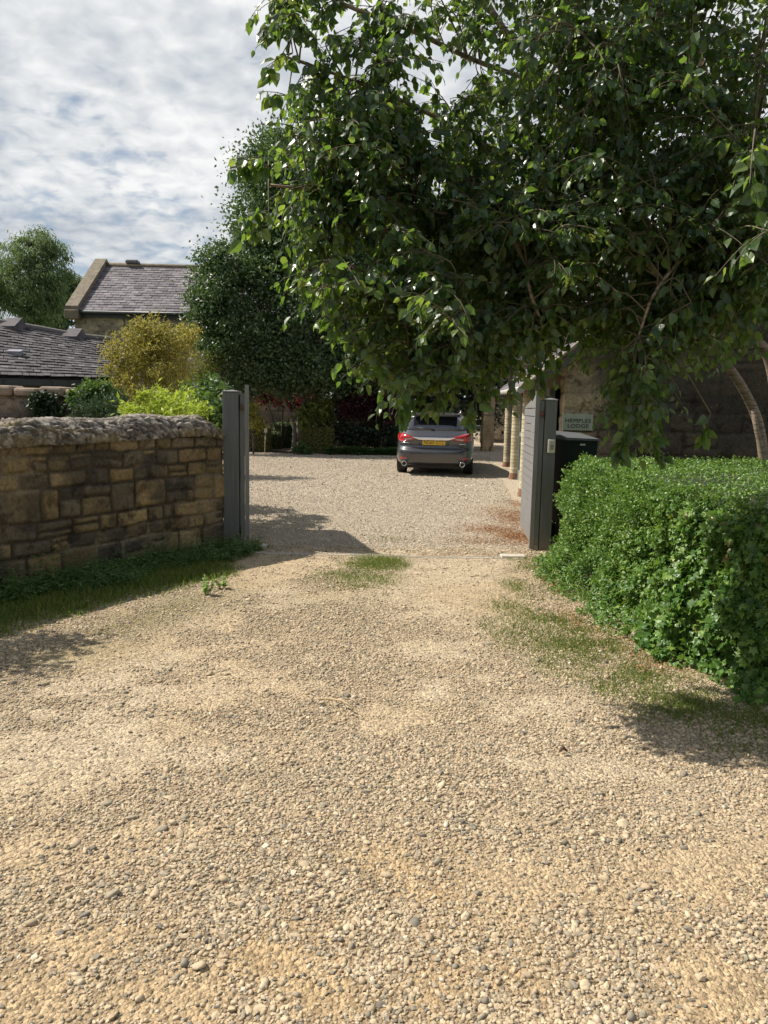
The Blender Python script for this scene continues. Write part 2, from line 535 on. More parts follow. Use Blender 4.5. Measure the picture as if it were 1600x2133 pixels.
def ground_mat():
    m, t, b, out, vec = mat_start('driveway_sand')
    a = t.n('ShaderNodeAttribute', attribute_name='col')
    n1 = t.noise(vec, 55, 8, .72); n2 = t.noise(vec, 7, 5, .6)
    vo = t.n('ShaderNodeTexVoronoi', feature='F1'); vo.inputs['Scale'].default_value = 75; t.l(vec, vo.inputs['Vector'])
    vd = t.n('ShaderNodeTexVoronoi', feature='F1'); vd.inputs['Scale'].default_value = 140; t.l(vec, vd.inputs['Vector'])
    sp = t.n('ShaderNodeSeparateColor'); t.l(vo.outputs['Color'], sp.inputs[0])
    grit = t.ramp(sp.outputs[0], [(.0, (.55, .55, .56)), (.22, (.8, .79, .78)), (.6, (1.0, 1.0, 1.0)), (1, (1.28, 1.25, 1.2))])
    r1 = t.ramp(n1, [(.3, (.72, .70, .68)), (.7, (1.22, 1.22, 1.2))])
    r2 = t.ramp(n2, [(.3, (.86, .85, .84)), (.7, (1.12, 1.12, 1.12))])
    c = t.mix(1.0, a.outputs['Color'], grit.outputs[0], 'MULTIPLY'); c = t.mix(1.0, c, r1.outputs[0], 'MULTIPLY'); c = t.mix(1.0, c, r2.outputs[0], 'MULTIPLY')
    t.l(c, b.inputs['Base Color']); b.inputs['Roughness'].default_value = .95; b.inputs['Specular IOR Level'].default_value = .15
    h = t.math('ADD', t.math('MULTIPLY', vo.outputs['Distance'], -1.0), t.math('ADD', t.math('MULTIPLY', n1, .8), t.math('MULTIPLY', vd.outputs['Distance'], -.5)))
    bump(t, b, h, .9, .010)
    return m


xs = np.concatenate([np.linspace(-12, -4.2, 30)[:-1], np.linspace(-4.2, 4.2, 211), np.linspace(4.2, 12, 30)[1:]])
ys = np.concatenate([np.linspace(-4, .8, 20)[:-1], np.linspace(.8, 8.6, 196), np.linspace(8.6, 26, 175)[1:], np.linspace(26, 46, 60)[1:]])
X, Y = np.meshgrid(xs, ys)
Z = height(X, Y) * (np.abs(X) < 11.9) * (Y < 45.9)
gc = grass_cover(X, Y); dn = density(X, Y); lt = blobs(LITTER, X, Y)
warm = (sstep(3.4, 2.0, Y) * .8 + .35 * sstep(.5, .65, fbm(X * 1.1, Y * 1.1, seed=95)))[..., None]
sand = np.array([.475, .395, .285]); sand = sand + (np.array([.45, .335, .20]) - sand) * np.clip(warm, 0, 1); dirt = np.array([.30, .23, .15]); moss = np.array([.115, .115, .035]); rust = np.array([.33, .18, .085]); yard = np.array([.47, .40, .315])
col = sand + (dirt - sand) * np.clip(dn * 1.4 - .25, 0, 1)[..., None]
yd = sstep(8.0, 9.4, Y)[..., None]
col = col * (1 - yd) + yard * yd
col = col * (1 - .85 * gc[..., None]) + moss * .85 * gc[..., None]
lt = np.clip(lt * (.5 + fbm(X * 5, Y * 5, seed=51)), 0, 1)
col = col * (1 - .9 * lt[..., None]) + rust * .9 * lt[..., None]
nx = len(xs); ny = len(ys)
idx = np.arange(nx * ny).reshape(ny, nx)
F = np.stack([idx[:-1, :-1].ravel(), idx[:-1, 1:].ravel(), idx[1:, 1:].ravel(), idx[1:, :-1].ravel()], 1)
drive = mesh_np('driveway', np.stack([X.ravel(), Y.ravel(), Z.ravel()], 1), F, ground_mat(), None, True, col.reshape(-1, 3))
tag(drive, 'pale sandy gravel driveway running through the open gateway into the courtyard', 'driveway', kind='structure')

gm = MB(); gm.add([(-900, -900, -.06), (900, -900, -.06), (900, 1400, -.06), (-900, 1400, -.06)], [(0, 1, 2, 3)])
ground = gm.build('ground', simple_mat('meadow', (.09, .11, .035), .95, .35, .8, bumpk=.3))
tag(ground, 'green meadow ground around the houses', 'ground', kind='structure')

soil = simple_mat('soil', (.075, .055, .038), .95, .4, 6, bumpk=.6)
bm_ = MB()
bm_.add([(-12, 25.75, .035), (2.4, 24.9, .035), (3.2, 44, .035), (-12, 44, .035)], [(0, 1, 2, 3)])
bm_.add([(-14, 9.2, .04), (-3.0, 8.75, .04), (-2.55, 9.2, .04), (-2.9, 12.5, .04), (-4.5, 16, .04), (-6.5, 25.75, .04), (-14, 25.75, .04)], [(0, 1, 2, 3, 4, 5, 6)])
bm_.add([(2.3, 4.4, .045), (6.5, 4.1, .045), (9, 10, .045), (2.2, 10, .045), (1.80, 7.4, .045), (1.85, 6, .045)], [(0, 1, 2, 3, 4)])
bed = bm_.build('garden_soil', soil)
tag(bed, 'dark garden soil of the planted beds', 'soil', kind='structure')


# ------------------------------------------------------------------ gravel
def ico(sub):
    b = bmesh.new(); bmesh.ops.create_icosphere(b, subdivisions=sub, radius=1)
    V = np.array([v.co[:] for v in b.verts]); F = np.array([[v.index for v in f.verts] for f in b.faces]); b.free()
    return V, F


OCTA = (np.array([[1, 0, 0], [0, 1, 0], [-1, 0, 0], [0, -1, 0], [0, 0, 1.0], [0, 0, -1]]), np.array([[0, 1, 4], [1, 2, 4], [2, 3, 4], [3, 0, 4]]))


def pebbles(x, y, size, shape, flat=(.35, .7), jit=.20, lump=0):
    T, F = shape; n = len(x)
    if lump:                                                          # broad flats and corners on the larger stones
        q = rng.normal(size=(n, 5, 3)); q /= np.linalg.norm(q, axis=2, keepdims=True); dt = np.einsum('vk,nqk->nvq', T, q).max(2)
        T = T[None] * (1.28 - .42 * np.clip((dt - .55) / .45, 0, 1))[..., None]
    else: T = T[None]
    a = size * (.85 + .5 * rng.random(n)); b = size * (.6 + .35 * rng.random(n)); c = size * (flat[0] + (flat[1] - flat[0]) * rng.random(n))
    V = T * (1 + jit * rng.normal(size=(n, T.shape[1], 1))) * np.stack([a, b, c], 1)[:, None, :] * .5
    th = rng.random(n) * 2 * np.pi; ct, st = np.cos(th)[:, None], np.sin(th)[:, None]
    tx = rng.normal(size=n)[:, None] * .22; ty = rng.normal(size=n)[:, None] * .22
    vx, vy, vz = V[..., 0], V[..., 1], V[..., 2]
    vz2 = vz + vx * tx + vy * ty; vx2 = vx - vz * tx; vy2 = vy - vz * ty
    out = np.stack([vx2 * ct - vy2 * st + x[:, None], vx2 * st + vy2 * ct + y[:, None], vz2 + (height(x, y) + c * .5 * (.0 + .62 * rng.random(n)))[:, None]], -1)
    FF = F[None] + (np.arange(n) * T.shape[1])[:, None, None]
    return out.reshape(-1, 3), FF.reshape(-1, 3)


def scatter(y0, y1, per_m2, size, lim, dens=True):
    A = (y1 - y0) * (lim(y1)[1] - lim(y1)[0])
    n = int(A * per_m2)
    y = y0 + rng.random(n) * (y1 - y0); x = lim(y1)[0] + rng.random(n) * (lim(y1)[1] - lim(y1)[0])
    lo, hi = lim(y); k = (x > lo) & (x < hi)
    x, y = x[k], y[k]
    if dens:
        k = rng.random(len(x)) < density(x, y); x, y = x[k], y[k]
    d = wall_dist(x, y); k = (d > .12); x, y = x[k], y[k]
    s = size * np.exp(rng.normal(size=len(x)) * .33)
    return x, y, s


view = lambda y: (-(.56 * y + .55), .56 * y + .55)
yardlim = lambda y: (np.maximum(-2.6 - .14 * (y - 8.4), -.5 * y), np.minimum(1.75 + .1 * (y - 8.4), 9))
I1, I2 = ico(1), ico(2)
parts_ = []
for args, shp in [((1.5, 2.3, 15500, .0117, view), I1), ((2.3, 3.6, 14000, .0117, view), I1), ((3.6, 5.6, 10500, .0124, view), I1), ((5.6, 8.5, 6500, .0142, view), I1),
                  ((8.2, 13, 3200, .0175, yardlim), OCTA), ((13, 25.6, 1500, .022, yardlim), OCTA)]:
    x, y, s = scatter(*args, dens=args[1] < 9)
    if args[1] > 9 and args[0] < 9: k = y > 8.45; x, y, s = x[k], y[k], s[k]
    if args[1] < 9:
        k = rng.random(len(x)) < .38                                  # rounded beach pebbles among broken chippings
        parts_.append((pebbles(x[k], y[k], s[k] * 1.06, shp, (.4, .72), .09), True)); parts_.append((pebbles(x[~k], y[~k], s[~k], shp, (.32, .62), .17), False))
    else: parts_.append((pebbles(x, y, s, shp), False))
for y0, y1, d, sz in [(1.5, 3.0, 80, .023), (3.0, 7.5, 14, .023), (1.5, 3.2, 5, .036)]:
    x, y, s = scatter(y0, y1, d, sz, view)
    parts_.append((pebbles(x, y, s * .95, I2, (.3, .5), .04, 1), True))
for sg_ in (-1, 1):                                                   # beside the strip the photograph shows, a little thinner
    for y0, y1, d, sz in ((1.0, 3.0, 3200, .017), (3.0, 8.4, 1500, .019)):
        x, y, s = scatter(y0, y1, d, sz, (lambda y: (-(.56 * y + 2.4), -(.56 * y + .5))) if sg_ < 0 else (lambda y: (.56 * y + .5, .56 * y + 2.4)))
        parts_.append((pebbles(x, y, s, I1, (.4, .7), .15), False))
pebble_stops = [(0, (.170, .150, .120)), (.07, (.225, .20, .155)), (.16, (.29, .25, .185)), (.34, (.365, .29, .19)), (.55, (.435, .345, .225)), (.76, (.505, .415, .285)), (.90, (.405, .315, .21)), (.96, (.365, .26, .17)), (1, (.60, .53, .41))]


def build_gravel(name, lst, mat, label):
    off = 0; VV = []; FFs = []
    for (V, F), smf in lst: VV.append(V); FFs.append(F + off); off += len(V)
    g = mesh_np(name, np.concatenate(VV), np.concatenate(FFs), mat, None, False)
    g.data.polygons.foreach_set('use_smooth', np.concatenate([np.full(len(q[0][1]), q[1]) for q in lst]))
    tag(g, label, 'gravel', kind='stuff')


yard_p = [q for q in parts_ if q[0][1].max() and abs(q[0][0][:, 1].mean()) > 8.45]
drive_p = [q for q in parts_ if not abs(q[0][0][:, 1].mean()) > 8.45]
build_gravel('gravel', drive_p, island_mat('pebble', pebble_stops, .8, .25, nscale=60, nvar=.22), 'loose tan and grey pebbles scattered over the sandy drive')
build_gravel('courtyard_gravel', yard_p, island_mat('pale_chippings', [(p_, tuple(min(.7, k * f) for k, f in zip(c_, (1.10, 1.16, 1.30)))) for p_, c_ in pebble_stops], .8, .25), 'paler fine chippings spread over the courtyard beyond the gate')

# a dry twig on the drive and a few bits of dead wood
wood = simple_mat('dry_wood', (.50, .38, .22), .8, .3, 40, bumpk=.5)
a_, b_, c_ = gnd(655, 1468), gnd(712, 1474), gnd(736, 1487)
tw = MB().tube([(a_.x, a_.y, .034), ((a_.x * .5 + b_.x * .5), (a_.y + b_.y) / 2 + .004, .040), (b_.x, b_.y, .038), (c_.x, c_.y, .030)], [.0045, .006, .006, .004], 6).build('twig', wood)
tag(tw, 'thin dry pale twig lying bent on the gravel in mid drive', 'twig')
p = gnd(1172, 1578)
ch = MB().tube([(p.x - .012, p.y, .03), (p.x, p.y + .01, .045), (p.x + .022, p.y + .005, .028)], [.007, .011, .005], 6).build('twig', simple_mat('dark_wood', (.09, .06, .04), .9))
tag(ch, 'small dark chip of wood on the bare sandy patch near the hedge side', 'wood chip')

# ------------------------------------------------------------------ grass and undergrowth
def scatter_grass(n, xr, yr, fn, thr):
    x = xr[0] + rng.random(n) * (xr[1] - xr[0]); y = yr[0] + rng.random(n) * (yr[1] - yr[0])
    k = rng.random(n) * thr < np.maximum(fn(x, y) - .08, 0); return x[k], y[k]


gx, gy = [], []
for n, xr, yr, fn in [(130000, (-.9, .8), (6.4, 9.2), lambda x, y: blobs(GRASS, x, y) * (.2 + 1.1 * fbm(x * 6, y * 6, seed=12))),
                      (300000, (.7, 3.0), (2.9, 8.0), lambda x, y: grass_cover(x, y) * (.1 + 1.2 * fbm(x * 7, y * 7, seed=13))),
                      (280000, (-4.6, -.9), (2.5, 8.5), lambda x, y: strip(x, y) * (.45 + .8 * fbm(x * 5, y * 5, seed=15)))]:
    a, b = scatter_grass(n, xr, yr, fn, 1.5 if xr[0] > -2 else 1.25)
    k = wall_dist(a, b) > .05; gx.append(a[k]); gy.append(b[k])
gx = np.concatenate(gx); gy = np.concatenate(gy); n = len(gx)
Pg = np.stack([gx, gy, height(gx, gy) - .003], 1)
Ag = np.stack([rng.normal(size=n) * .55, rng.normal(size=n) * .55, np.full(n, .9)], 1)
inst = strip(gx, gy)
Sg = (.022 + .028 * rng.random(n)) * (1 + .9 * inst)
grass_m = island_mat('grass_blade', [(0, (.08, .13, .022)), (.5, (.13, .19, .035)), (.85, (.20, .23, .055)), (1, (.30, .24, .10))], .6, .3, [(0, (.15, .25, .03)), (1, (.35, .40, .08))], .3)
gr = leaves('grass', Pg, Ag, rand_dirs(n), Sg, BLADE, grass_m, None)
tag(gr, 'short grass growing along the foot of the wall and in tufts on the drive', 'grass', kind='stuff')
print('grass blades', n)

# taller weeds against the wall
def weed_arrays(x, y, hgt, k, size):
    n = len(x); m = n * k
    tt = rng.random(m); i = np.repeat(np.arange(n), k)
    lean = rng.normal(size=(n, 2)) * .18
    P = np.stack([x[i] + lean[i, 0] * tt * hgt[i] + rng.normal(size=m) * .015, y[i] + lean[i, 1] * tt * hgt[i] + rng.normal(size=m) * .015, height(x, y)[i] + .02 + tt * hgt[i]], 1)
    th = rng.random(m) * 2 * np.pi
    A = np.stack([np.cos(th), np.sin(th), .1 - .5 * rng.random(m)], 1); N = np.stack([rng.normal(size=m) * .4, rng.normal(size=m) * .4, np.ones(m)], 1)
    return P, A, N, size * (.55 + .8 * rng.random(m)) * (1.15 - .5 * tt)


n = 9500
x = -4.3 + rng.random(n) * 3.0; y = 3.4 + rng.random(n) * 4.9
d = wall_dist(x, y); lim = .25 + .8 * fbm(x * 1.6, y * 1.6, seed=41)
k = (d > .07) & (d < lim) & (y < 8.25 + .3 * (x + 1.9)); x, y, d = x[k], y[k], d[k]
# only on the drive side of the wall
k = ((x + 1.83) * .86 - (y - 8.42) * .5 * 1.0) > -.02; x, y, d = x[k], y[k], d[k]
hg = (.05 + .12 * rng.random(len(x)) + .20 * (rng.random(len(x)) < .10)) * (1.15 - d * .6) * (.5 + 1.0 * fbm(x * 1.3, y * 1.3, seed=43))
P, A, N, S = weed_arrays(x, y, hg, 20, .033)
weed_m = island_mat('weed_leaf', [(0, (.055, .105, .03)), (.6, (.09, .165, .045)), (1, (.15, .23, .07))], .55, .35, [(0, (.12, .24, .03)), (1, (.25, .38, .06))], .3)
we = leaves('undergrowth', P, A, N, S, DIAMOND, weed_m, None)
tag(we, 'low dark nettles and weeds growing along the foot of the garden wall', 'undergrowth', kind='stuff')

# two weeds standing up at the edge of the shade
for (px, py, h, lab) in [(427, 1238, .17, 'taller pale green weed sprouting from the gravel edge by the wall grass'), (466, 1226, .11, 'smaller pale green weed sprouting beside a taller one at the gravel edge')]:
    g = gnd(px, py); e = empty('weed', (g.x, g.y, 0), 0, lab, 'weed', 'weeds at the gravel edge')
    st = MB(); ns = 5 if h > .15 else 3
    Pn, An, Nn, Sn = [], [], [], []
    for q in range(ns):
        dx, dy = (random.gauss(0, .035), random.gauss(0, .03)) if q else (0, 0)
        hh = h * (1 if q == 0 else random.uniform(.4, .75))
        p0 = Vector((g.x + dx * .5, g.y + dy * .5, 0)); p1 = p0 + Vector((dx, dy, hh))
        st.tube([p0, (p0 + p1) / 2, p1], [.003, .0025, .0012], 5)
        for u in range(38):
            tt = random.uniform(.12, 1); pp = p0.lerp(p1, tt); th = random.uniform(0, 6.28)
            Pn.append(pp[:]); An.append((math.cos(th), math.sin(th), random.uniform(0, .7))); Nn.append((random.gauss(0, .3), random.gauss(0, .3), 1)); Sn.append(random.uniform(.022, .042) * (1.2 - .6 * tt))
    st.build('stem', simple_mat('weed_stem', (.14, .2, .06)), e)
    leaves('leaves', np.array(Pn), np.array(An), np.array(Nn), np.array(Sn), OVATE, island_mat('pale_weed_leaf', [(0, (.24, .36, .12)), (1, (.40, .50, .22))], .5, .4, [(0, (.4, .6, .15)), (1, (.5, .65, .2))], .4), e)

# rusty dry litter blown against the foot of the open gate
n = 240000
lx = .7 + rng.random(n) * 1.6; ly = 4.0 + rng.random(n) * 9.2
k = rng.random(n) < blobs(LITTER, lx, ly) * (.15 + 1.3 * fbm(lx * 5, ly * 5, seed=51)); lx, ly = lx[k], ly[k]; n = len(lx)
P = np.stack([lx, ly, height(lx, ly) + .008 + .014 * rng.random(n)], 1)
A = np.stack([rng.normal(size=n), rng.normal(size=n), rng.normal(size=n) * .25], 1); N = np.stack([rng.normal(size=n) * .4, rng.normal(size=n) * .4, np.ones(n)], 1)
li = leaves('leaf_litter', P, A, N, .009 + .012 * rng.random(n), DIAMOND, island_mat('dry_litter', [(0, (.17, .075, .035)), (.5, (.30, .145, .062)), (1, (.40, .235, .11))], .8, .2), None)
tag(li, 'rusty dry leaf litter on the gravel at the foot of the gate and along the hedge', 'leaf litter', kind='stuff')
# ------------------------------------------------------------------ masonry
def masonry(name, path, z0, top, mat, parent, res=.02, course=(.14, .30), block=(.2, .5), mort=.014, depth=.02, rough=.012, pal=None, mortar=(.2, .17, .12), seed=1, warp=.02, split=.3, side=1, stain=.5, base_col=None, vres=None, holes=()):
    """a wall face of irregular stones as one displaced sheet. path: plan polyline; side: which side faces out; top: height or function of the run"""
    r = np.random.default_rng(seed)
    pts = np.array(path, float); seg = np.hypot(*(pts[1:] - pts[:-1]).T); cum = np.concatenate([[0], np.cumsum(seg)]); L = cum[-1]
    topf = top if callable(top) else (lambda u: np.full_like(u, top))
    us = np.linspace(0, L, max(2, int(L / res) + 1)); tops = topf(us); H = tops.max() - z0
    vs = np.linspace(0, 1, max(2, int(H / (vres or res)) + 1))
    U, T = np.meshgrid(us, vs); Zw = z0 + T * (topf(U) - z0)
    px = np.interp(us, cum, pts[:, 0]); py = np.interp(us, cum, pts[:, 1])
    dx = np.gradient(px); dy = np.gradient(py); ln = np.hypot(dx, dy); nx_, ny_ = dy / ln * side, -dx / ln * side
    wu = U + warp * (fbm(U * 3, Zw * 3, seed=seed + 1, oct=3) - .5) * 4; wz = Zw + warp * (fbm(U * 3, Zw * 3, seed=seed + 2, oct=3) - .5) * 4
    zc = [z0 - .3]
    while zc[-1] < z0 + H + .6: zc.append(zc[-1] + r.uniform(*course))
    zc = np.array(zc); ci = np.clip(np.searchsorted(zc, wz) - 1, 0, len(zc) - 2)
    d = np.zeros_like(U); rid = np.zeros_like(U); r2 = np.zeros_like(U)
    for c in range(len(zc) - 1):
        m = ci == c
        if not m.any(): continue
        b = [-1 - r.uniform(0, .3)]
        while b[-1] < L + 1: b.append(b[-1] + r.uniform(*block))
        b = np.array(b); u = wu[m]; k = np.clip(np.searchsorted(b, u) - 1, 0, len(b) - 2)
        sp = r.random(len(b)); spz = r.uniform(.35, .65, len(b)); rr = r.random((len(b), 2)); rs = r.random((len(b), 2))
        f = (wz[m] - zc[c]) / (zc[c + 1] - zc[c]); hgt = zc[c + 1] - zc[c]
        isp = sp[k] < split; upper = (f > spz[k]) & isp
        zlo = np.where(upper, spz[k], 0.); zhi = np.where(isp & ~upper, spz[k], 1.)
        dz = np.minimum(f - zlo, zhi - f) * hgt; du = np.minimum(u - b[k], b[k + 1] - u)
        dd = np.minimum(dz, du); soft = .02; dd = dd - soft * .25 * np.exp(-np.abs(dz - du) / soft)
        d[m] = dd; rid[m] = np.where(upper, rr[k, 0], rr[k, 1]); r2[m] = np.where(upper, rs[k, 0], rs[k, 1])
    face = sstep(mort * .3, mort * 2.0, d)
    n1 = fbm(U * 9, Zw * 9, seed=seed + 5, oct=5) - .5
    disp = (face - 1) * depth + face * (r2 - .5) * depth * .9 + n1 * rough * 2
    Xw = np.interp(U, us, px) + np.interp(U, us, nx_) * disp; Yw = np.interp(U, us, py) + np.interp(U, us, ny_) * disp
    pal = np.array(pal); ii = np.minimum((rid * len(pal)).astype(int), len(pal) - 1)
    colr = pal[ii] * (.8 + .4 * r2)[..., None]
    st = sstep(.50, .68, fbm(U * 2.3 + 7, Zw * 3.1, seed=seed + 8, oct=5))[..., None] * stain
    colr = colr * (1 - st) + np.array([.045, .042, .036]) * st
    mc = np.array(mortar) * (.42 + 1.0 * sstep(.42, .62, fbm(U * 1.7, Zw * 1.7, seed=seed + 9, oct=3)))[..., None]
    colr = mc + (colr - mc) * sstep(mort * .5, mort * 1.3, d)[..., None]
    if base_col is not None: colr = base_col(colr, U, Zw)
    idx = np.arange(U.size).reshape(U.shape)
    F = np.stack([idx[:-1, :-1].ravel(), idx[:-1, 1:].ravel(), idx[1:, 1:].ravel(), idx[1:, :-1].ravel()], 1)
    if holes:
        uc = (U[:-1, :-1] + U[1:, 1:]).ravel() / 2; zc_ = (Zw[:-1, :-1] + Zw[1:, 1:]).ravel() / 2
        k = np.ones(len(F), bool)
        for (a, b, c, e) in holes: k &= ~((uc > a) & (uc < b) & (zc_ > c) & (zc_ < e))
        F = F[k]
    if side < 0: F = F[:, ::-1]
    return mesh_np(name, np.stack([Xw.ravel(), Yw.ravel(), Zw.ravel()], 1), F, mat, parent, True, colr.reshape(-1, 3))


def slates(mb, P00, P10, P01, P11, nu, nv, thick=.012, lift=.02, jitter=.12, gap=.04):
    """overlapping slates on the quad P00 (eave start) P10 (eave end) P01/P11 (ridge)"""
    P00, P10, P01, P11 = map(Vector, (P00, P10, P01, P11))
    n = (P10 - P00).cross(P01 - P00).normalized()
    if n.z < 0: n = -n
    q = lambda u, v: P00.lerp(P10, u).lerp(P01.lerp(P11, u), v)
    for j in range(nv):
        o = (.5 if j % 2 else 0) + random.uniform(-.08, .08)
        for i in range(-1, nu + 1):
            u0 = (i + o + random.uniform(-jitter, jitter) * .3) / nu; u1 = (i + 1 + o - gap * random.uniform(.5, 1.5)) / nu
            u0 = max(0, u0); u1 = min(1, u1)
            if u1 - u0 < .15 / nu: continue
            dv = random.uniform(-jitter, jitter) / nv * .6
            va = max(0, (j + dv)) / nv if j else (j - .15) / nv; va = max(va, -.15 / nv); vb = min(1, (j + 1.35) / nv)
            h = lift * random.uniform(.7, 1.4)
            a, b, c, d = q(u0, va) + n * h, q(u1, va) + n * h, q(u1, vb) + n * .004, q(u0, vb) + n * .004
            mb.add([a - n * thick, b - n * thick, c - n * thick, d - n * thick, a, b, c, d], [(4, 5, 6, 7), (0, 1, 5, 4), (1, 2, 6, 5), (3, 0, 4, 7)])


# ------------------------------------------------------------------ the garden wall on the left
stone_m = attr_mat('sandstone', .9, 30, .40, .8, .014, soot=True)
WARM = [(.19, .14, .072), (.225, .165, .085), (.16, .125, .072), (.25, .18, .088), (.135, .108, .072), (.18, .14, .088), (.275, .205, .11), (.105, .088, .065), (.21, .152, .072)]
def offset_path(path, d):
    p = np.array(path, float); t = np.gradient(p, axis=0); t /= np.linalg.norm(t, axis=1, keepdims=True)
    return [(x, y) for x, y in p + np.stack([-t[:, 1], t[:, 0]], 1) * d]


def smooth_path(path, n=10):
    return [(v.x, v.y) for v in curve_pts([(x, y, 0) for x, y in path], n)]


wf = smooth_path(WALL, 10)
sw = empty('stone_wall', (WALL[0][0], WALL[0][1], 0), 0, 'weathered sandstone garden wall with rounded grey lichen coping, running up to the gate post', 'wall')
masonry('masonry', wf, -.05, 1.20, stone_m, sw, .0125, (.13, .29), (.15, .40), .015, .020, .012, WARM, (.15, .12, .08), 11, .013, .30, side=-1, stain=.75)
wb = offset_path(wf, -.42)
masonry('back_face', wb, -.05, 1.20, stone_m, sw, .06, (.13, .26), (.15, .40), .016, .02, .012, WARM, (.17, .135, .085), 12, .03, .3, side=1, stain=.5)
# end face by the post
masonry('end_face', [wf[0], wb[0]], -.05, 1.16, stone_m, sw, .03, (.2, .34), (.2, .4), .016, .02, .012, WARM, (.17, .135, .085), 13, .02, .2, side=1, stain=.4)
# coping: a rough rounded hood
pts = np.array(smooth_path(WALL, 24)); L = np.concatenate([[0], np.cumsum(np.hypot(*(pts[1:] - pts[:-1]).T))])
us = np.arange(0, 9.2, .0115); px_ = np.interp(us, L, pts[:, 0]); py_ = np.interp(us, L, pts[:, 1])
tx_ = np.gradient(px_); ty_ = np.gradient(py_); ln = np.hypot(tx_, ty_); tx_ /= ln; ty_ /= ln
prof = []
for a in np.linspace(0, 1, 46):
    th = math.pi * (1 - a)
    prof.append((-.21 - .27 * math.cos(th) * -1 * (1 if True else 0), 0))
K = 58
aa = np.linspace(-.12, 1.12, K)
th = np.pi * np.clip(aa, 0, 1)
po = -.21 + .26 * np.cos(th); pz = np.sin(th) ** .75 * .225
po = po + np.where(aa < 0, aa * .4, 0) + np.where(aa > 1, (aa - 1) * .4, 0)
UU, AA = np.meshgrid(us, np.arange(K), indexing='ij')
endf = sstep(-.03, .26, UU)                                          # drops towards the post
slab = np.floor(UU / .62 + .3 * vnoise(UU * .8, AA * 0, seed=5)); ed = np.abs(((UU / .62) % 1) - .5) * 2
Oo = po[None, :] + 0 * UU; Zp = pz[None, :] * (.60 + .40 * endf)
wx = px_[:, None] + ty_[:, None] * 0; n1 = fbm(UU * 26, AA * 1.1, seed=61, oct=4) - .5; n2 = fbm(UU * 2.2, AA * .12, seed=62, oct=2) - .5
pit = sstep(.47, .60, fbm(UU * 27 - AA * .55, AA * .62, seed=63, oct=2))
rr_ = n1 * .030 + n2 * .035 - pit * .020 + (_h(slab, slab * 0, slab * 0, 3) - .5) * .022 - .055 * sstep(.91, .985, ed)
Oo2 = Oo + rr_ * np.cos(th)[None, :]; Zc = 1.165 + .055 * (1 - sstep(0, 2.6, UU)) + Zp + rr_ * np.sin(th)[None, :] - .05 * (1 - endf) + .03 * n2
# left normal of the path direction is the back; positive offset = towards the drive
Xc = px_[:, None] - ty_[:, None] * Oo2 * 1.0; Yc = py_[:, None] + tx_[:, None] * Oo2 * 1.0
lich = fbm(UU * 26, AA * 1.2, seed=64, oct=4); big_ = fbm(UU * 2, AA * .15, seed=65, oct=3)
cg = np.array([.20, .175, .15]); cl = np.array([.42, .39, .34]); cd = np.array([.05, .043, .037]); cy = np.array([.30, .225, .10])
cc = cg + (cl - cg) * sstep(.52, .7, lich)[..., None]; cc = cc + (cd - cc) * (.75 * pit * sstep(.25, .6, 1 - lich * .6))[..., None]
cc = cc + (cy - cc) * (sstep(.5, .75, big_) * .5 + (1 - endf) * .45)[..., None]
idx = np.arange(UU.size).reshape(UU.shape)
F = np.stack([idx[:-1, :-1].ravel(), idx[:-1, 1:].ravel(), idx[1:, 1:].ravel(), idx[1:, :-1].ravel()], 1)
capV = np.stack([Xc.ravel(), Yc.ravel(), Zc.ravel()], 1)
cap_c = capV[idx[0]].mean(0); capV = np.concatenate([capV, [cap_c]])
ccf = np.concatenate([cc.reshape(-1, 3), [cg]])
F = np.concatenate([F, np.array([[idx[0, k], idx[0, k + 1], len(capV) - 1, len(capV) - 1] for k in range(K - 1)])[:0].reshape(0, 4)]) if False else F
mesh_np('coping', capV[:-1], F, stone_m, sw, True, ccf[:-1])
ef = MB(); ring = [tuple(capV[i]) for i in idx[0]]; ef.add(ring + [tuple(cap_c)], [(k, k + 1, len(ring)) for k in range(len(ring) - 1)])
ef.build('coping_end', simple_mat('coping_stone', (.2, .16, .10), .9, .4, 20, bumpk=.6), sw)

# ------------------------------------------------------------------ gate posts and gates
def gate_paint(name, col):
    m, t, b, out, vec = mat_start(name)
    mp = t.n('ShaderNodeMapping'); mp.inputs['Scale'].default_value = (9, 9, .7); t.l(vec, mp.inputs[0])
    n = t.noise(mp.outputs[0], 4, 6, .65); sc = t.noise(vec, 38, 4, .7)
    r = t.ramp(n, [(.3, tuple(c * .78 for c in col)), (.7, tuple(c * 1.18 for c in col))])
    sp_ = t.n('ShaderNodeSeparateXYZ'); t.l(vec, sp_.inputs[0])
    # mud splashed up from the gravel, ragged along its upper edge, and a few chips
    d = t.math('ADD', t.math('MULTIPLY', sp_.outputs[2], -3.2), t.math('MULTIPLY', sc, 1.5))
    mud = t.ramp(d, [(.12, (0, 0, 0)), (.75, (1, 1, 1))])
    c = t.mix(t.math('MULTIPLY', mud.outputs[0], .55), r.outputs[0], (.25, .20, .135))
    ch = t.ramp(sc, [(.70, (0, 0, 0)), (.74, (1, 1, 1))])
    c = t.mix(t.math('MULTIPLY', ch.outputs[0], .5), c, tuple(min(1, k * 2.2) for k in col))
    t.l(c, b.inputs['Base Color']); b.inputs['Roughness'].default_value = .55
    bump(t, b, n, .12, .003)
    return m


paint = gate_paint('grey_gate_paint', (.120, .124, .122))
paint2 = gate_paint('grey_slat_paint', (.20, .20, .198))
rusty = simple_mat('rusty_iron', (.13, .05, .035), .75, .5, 30, bumpk=.4)


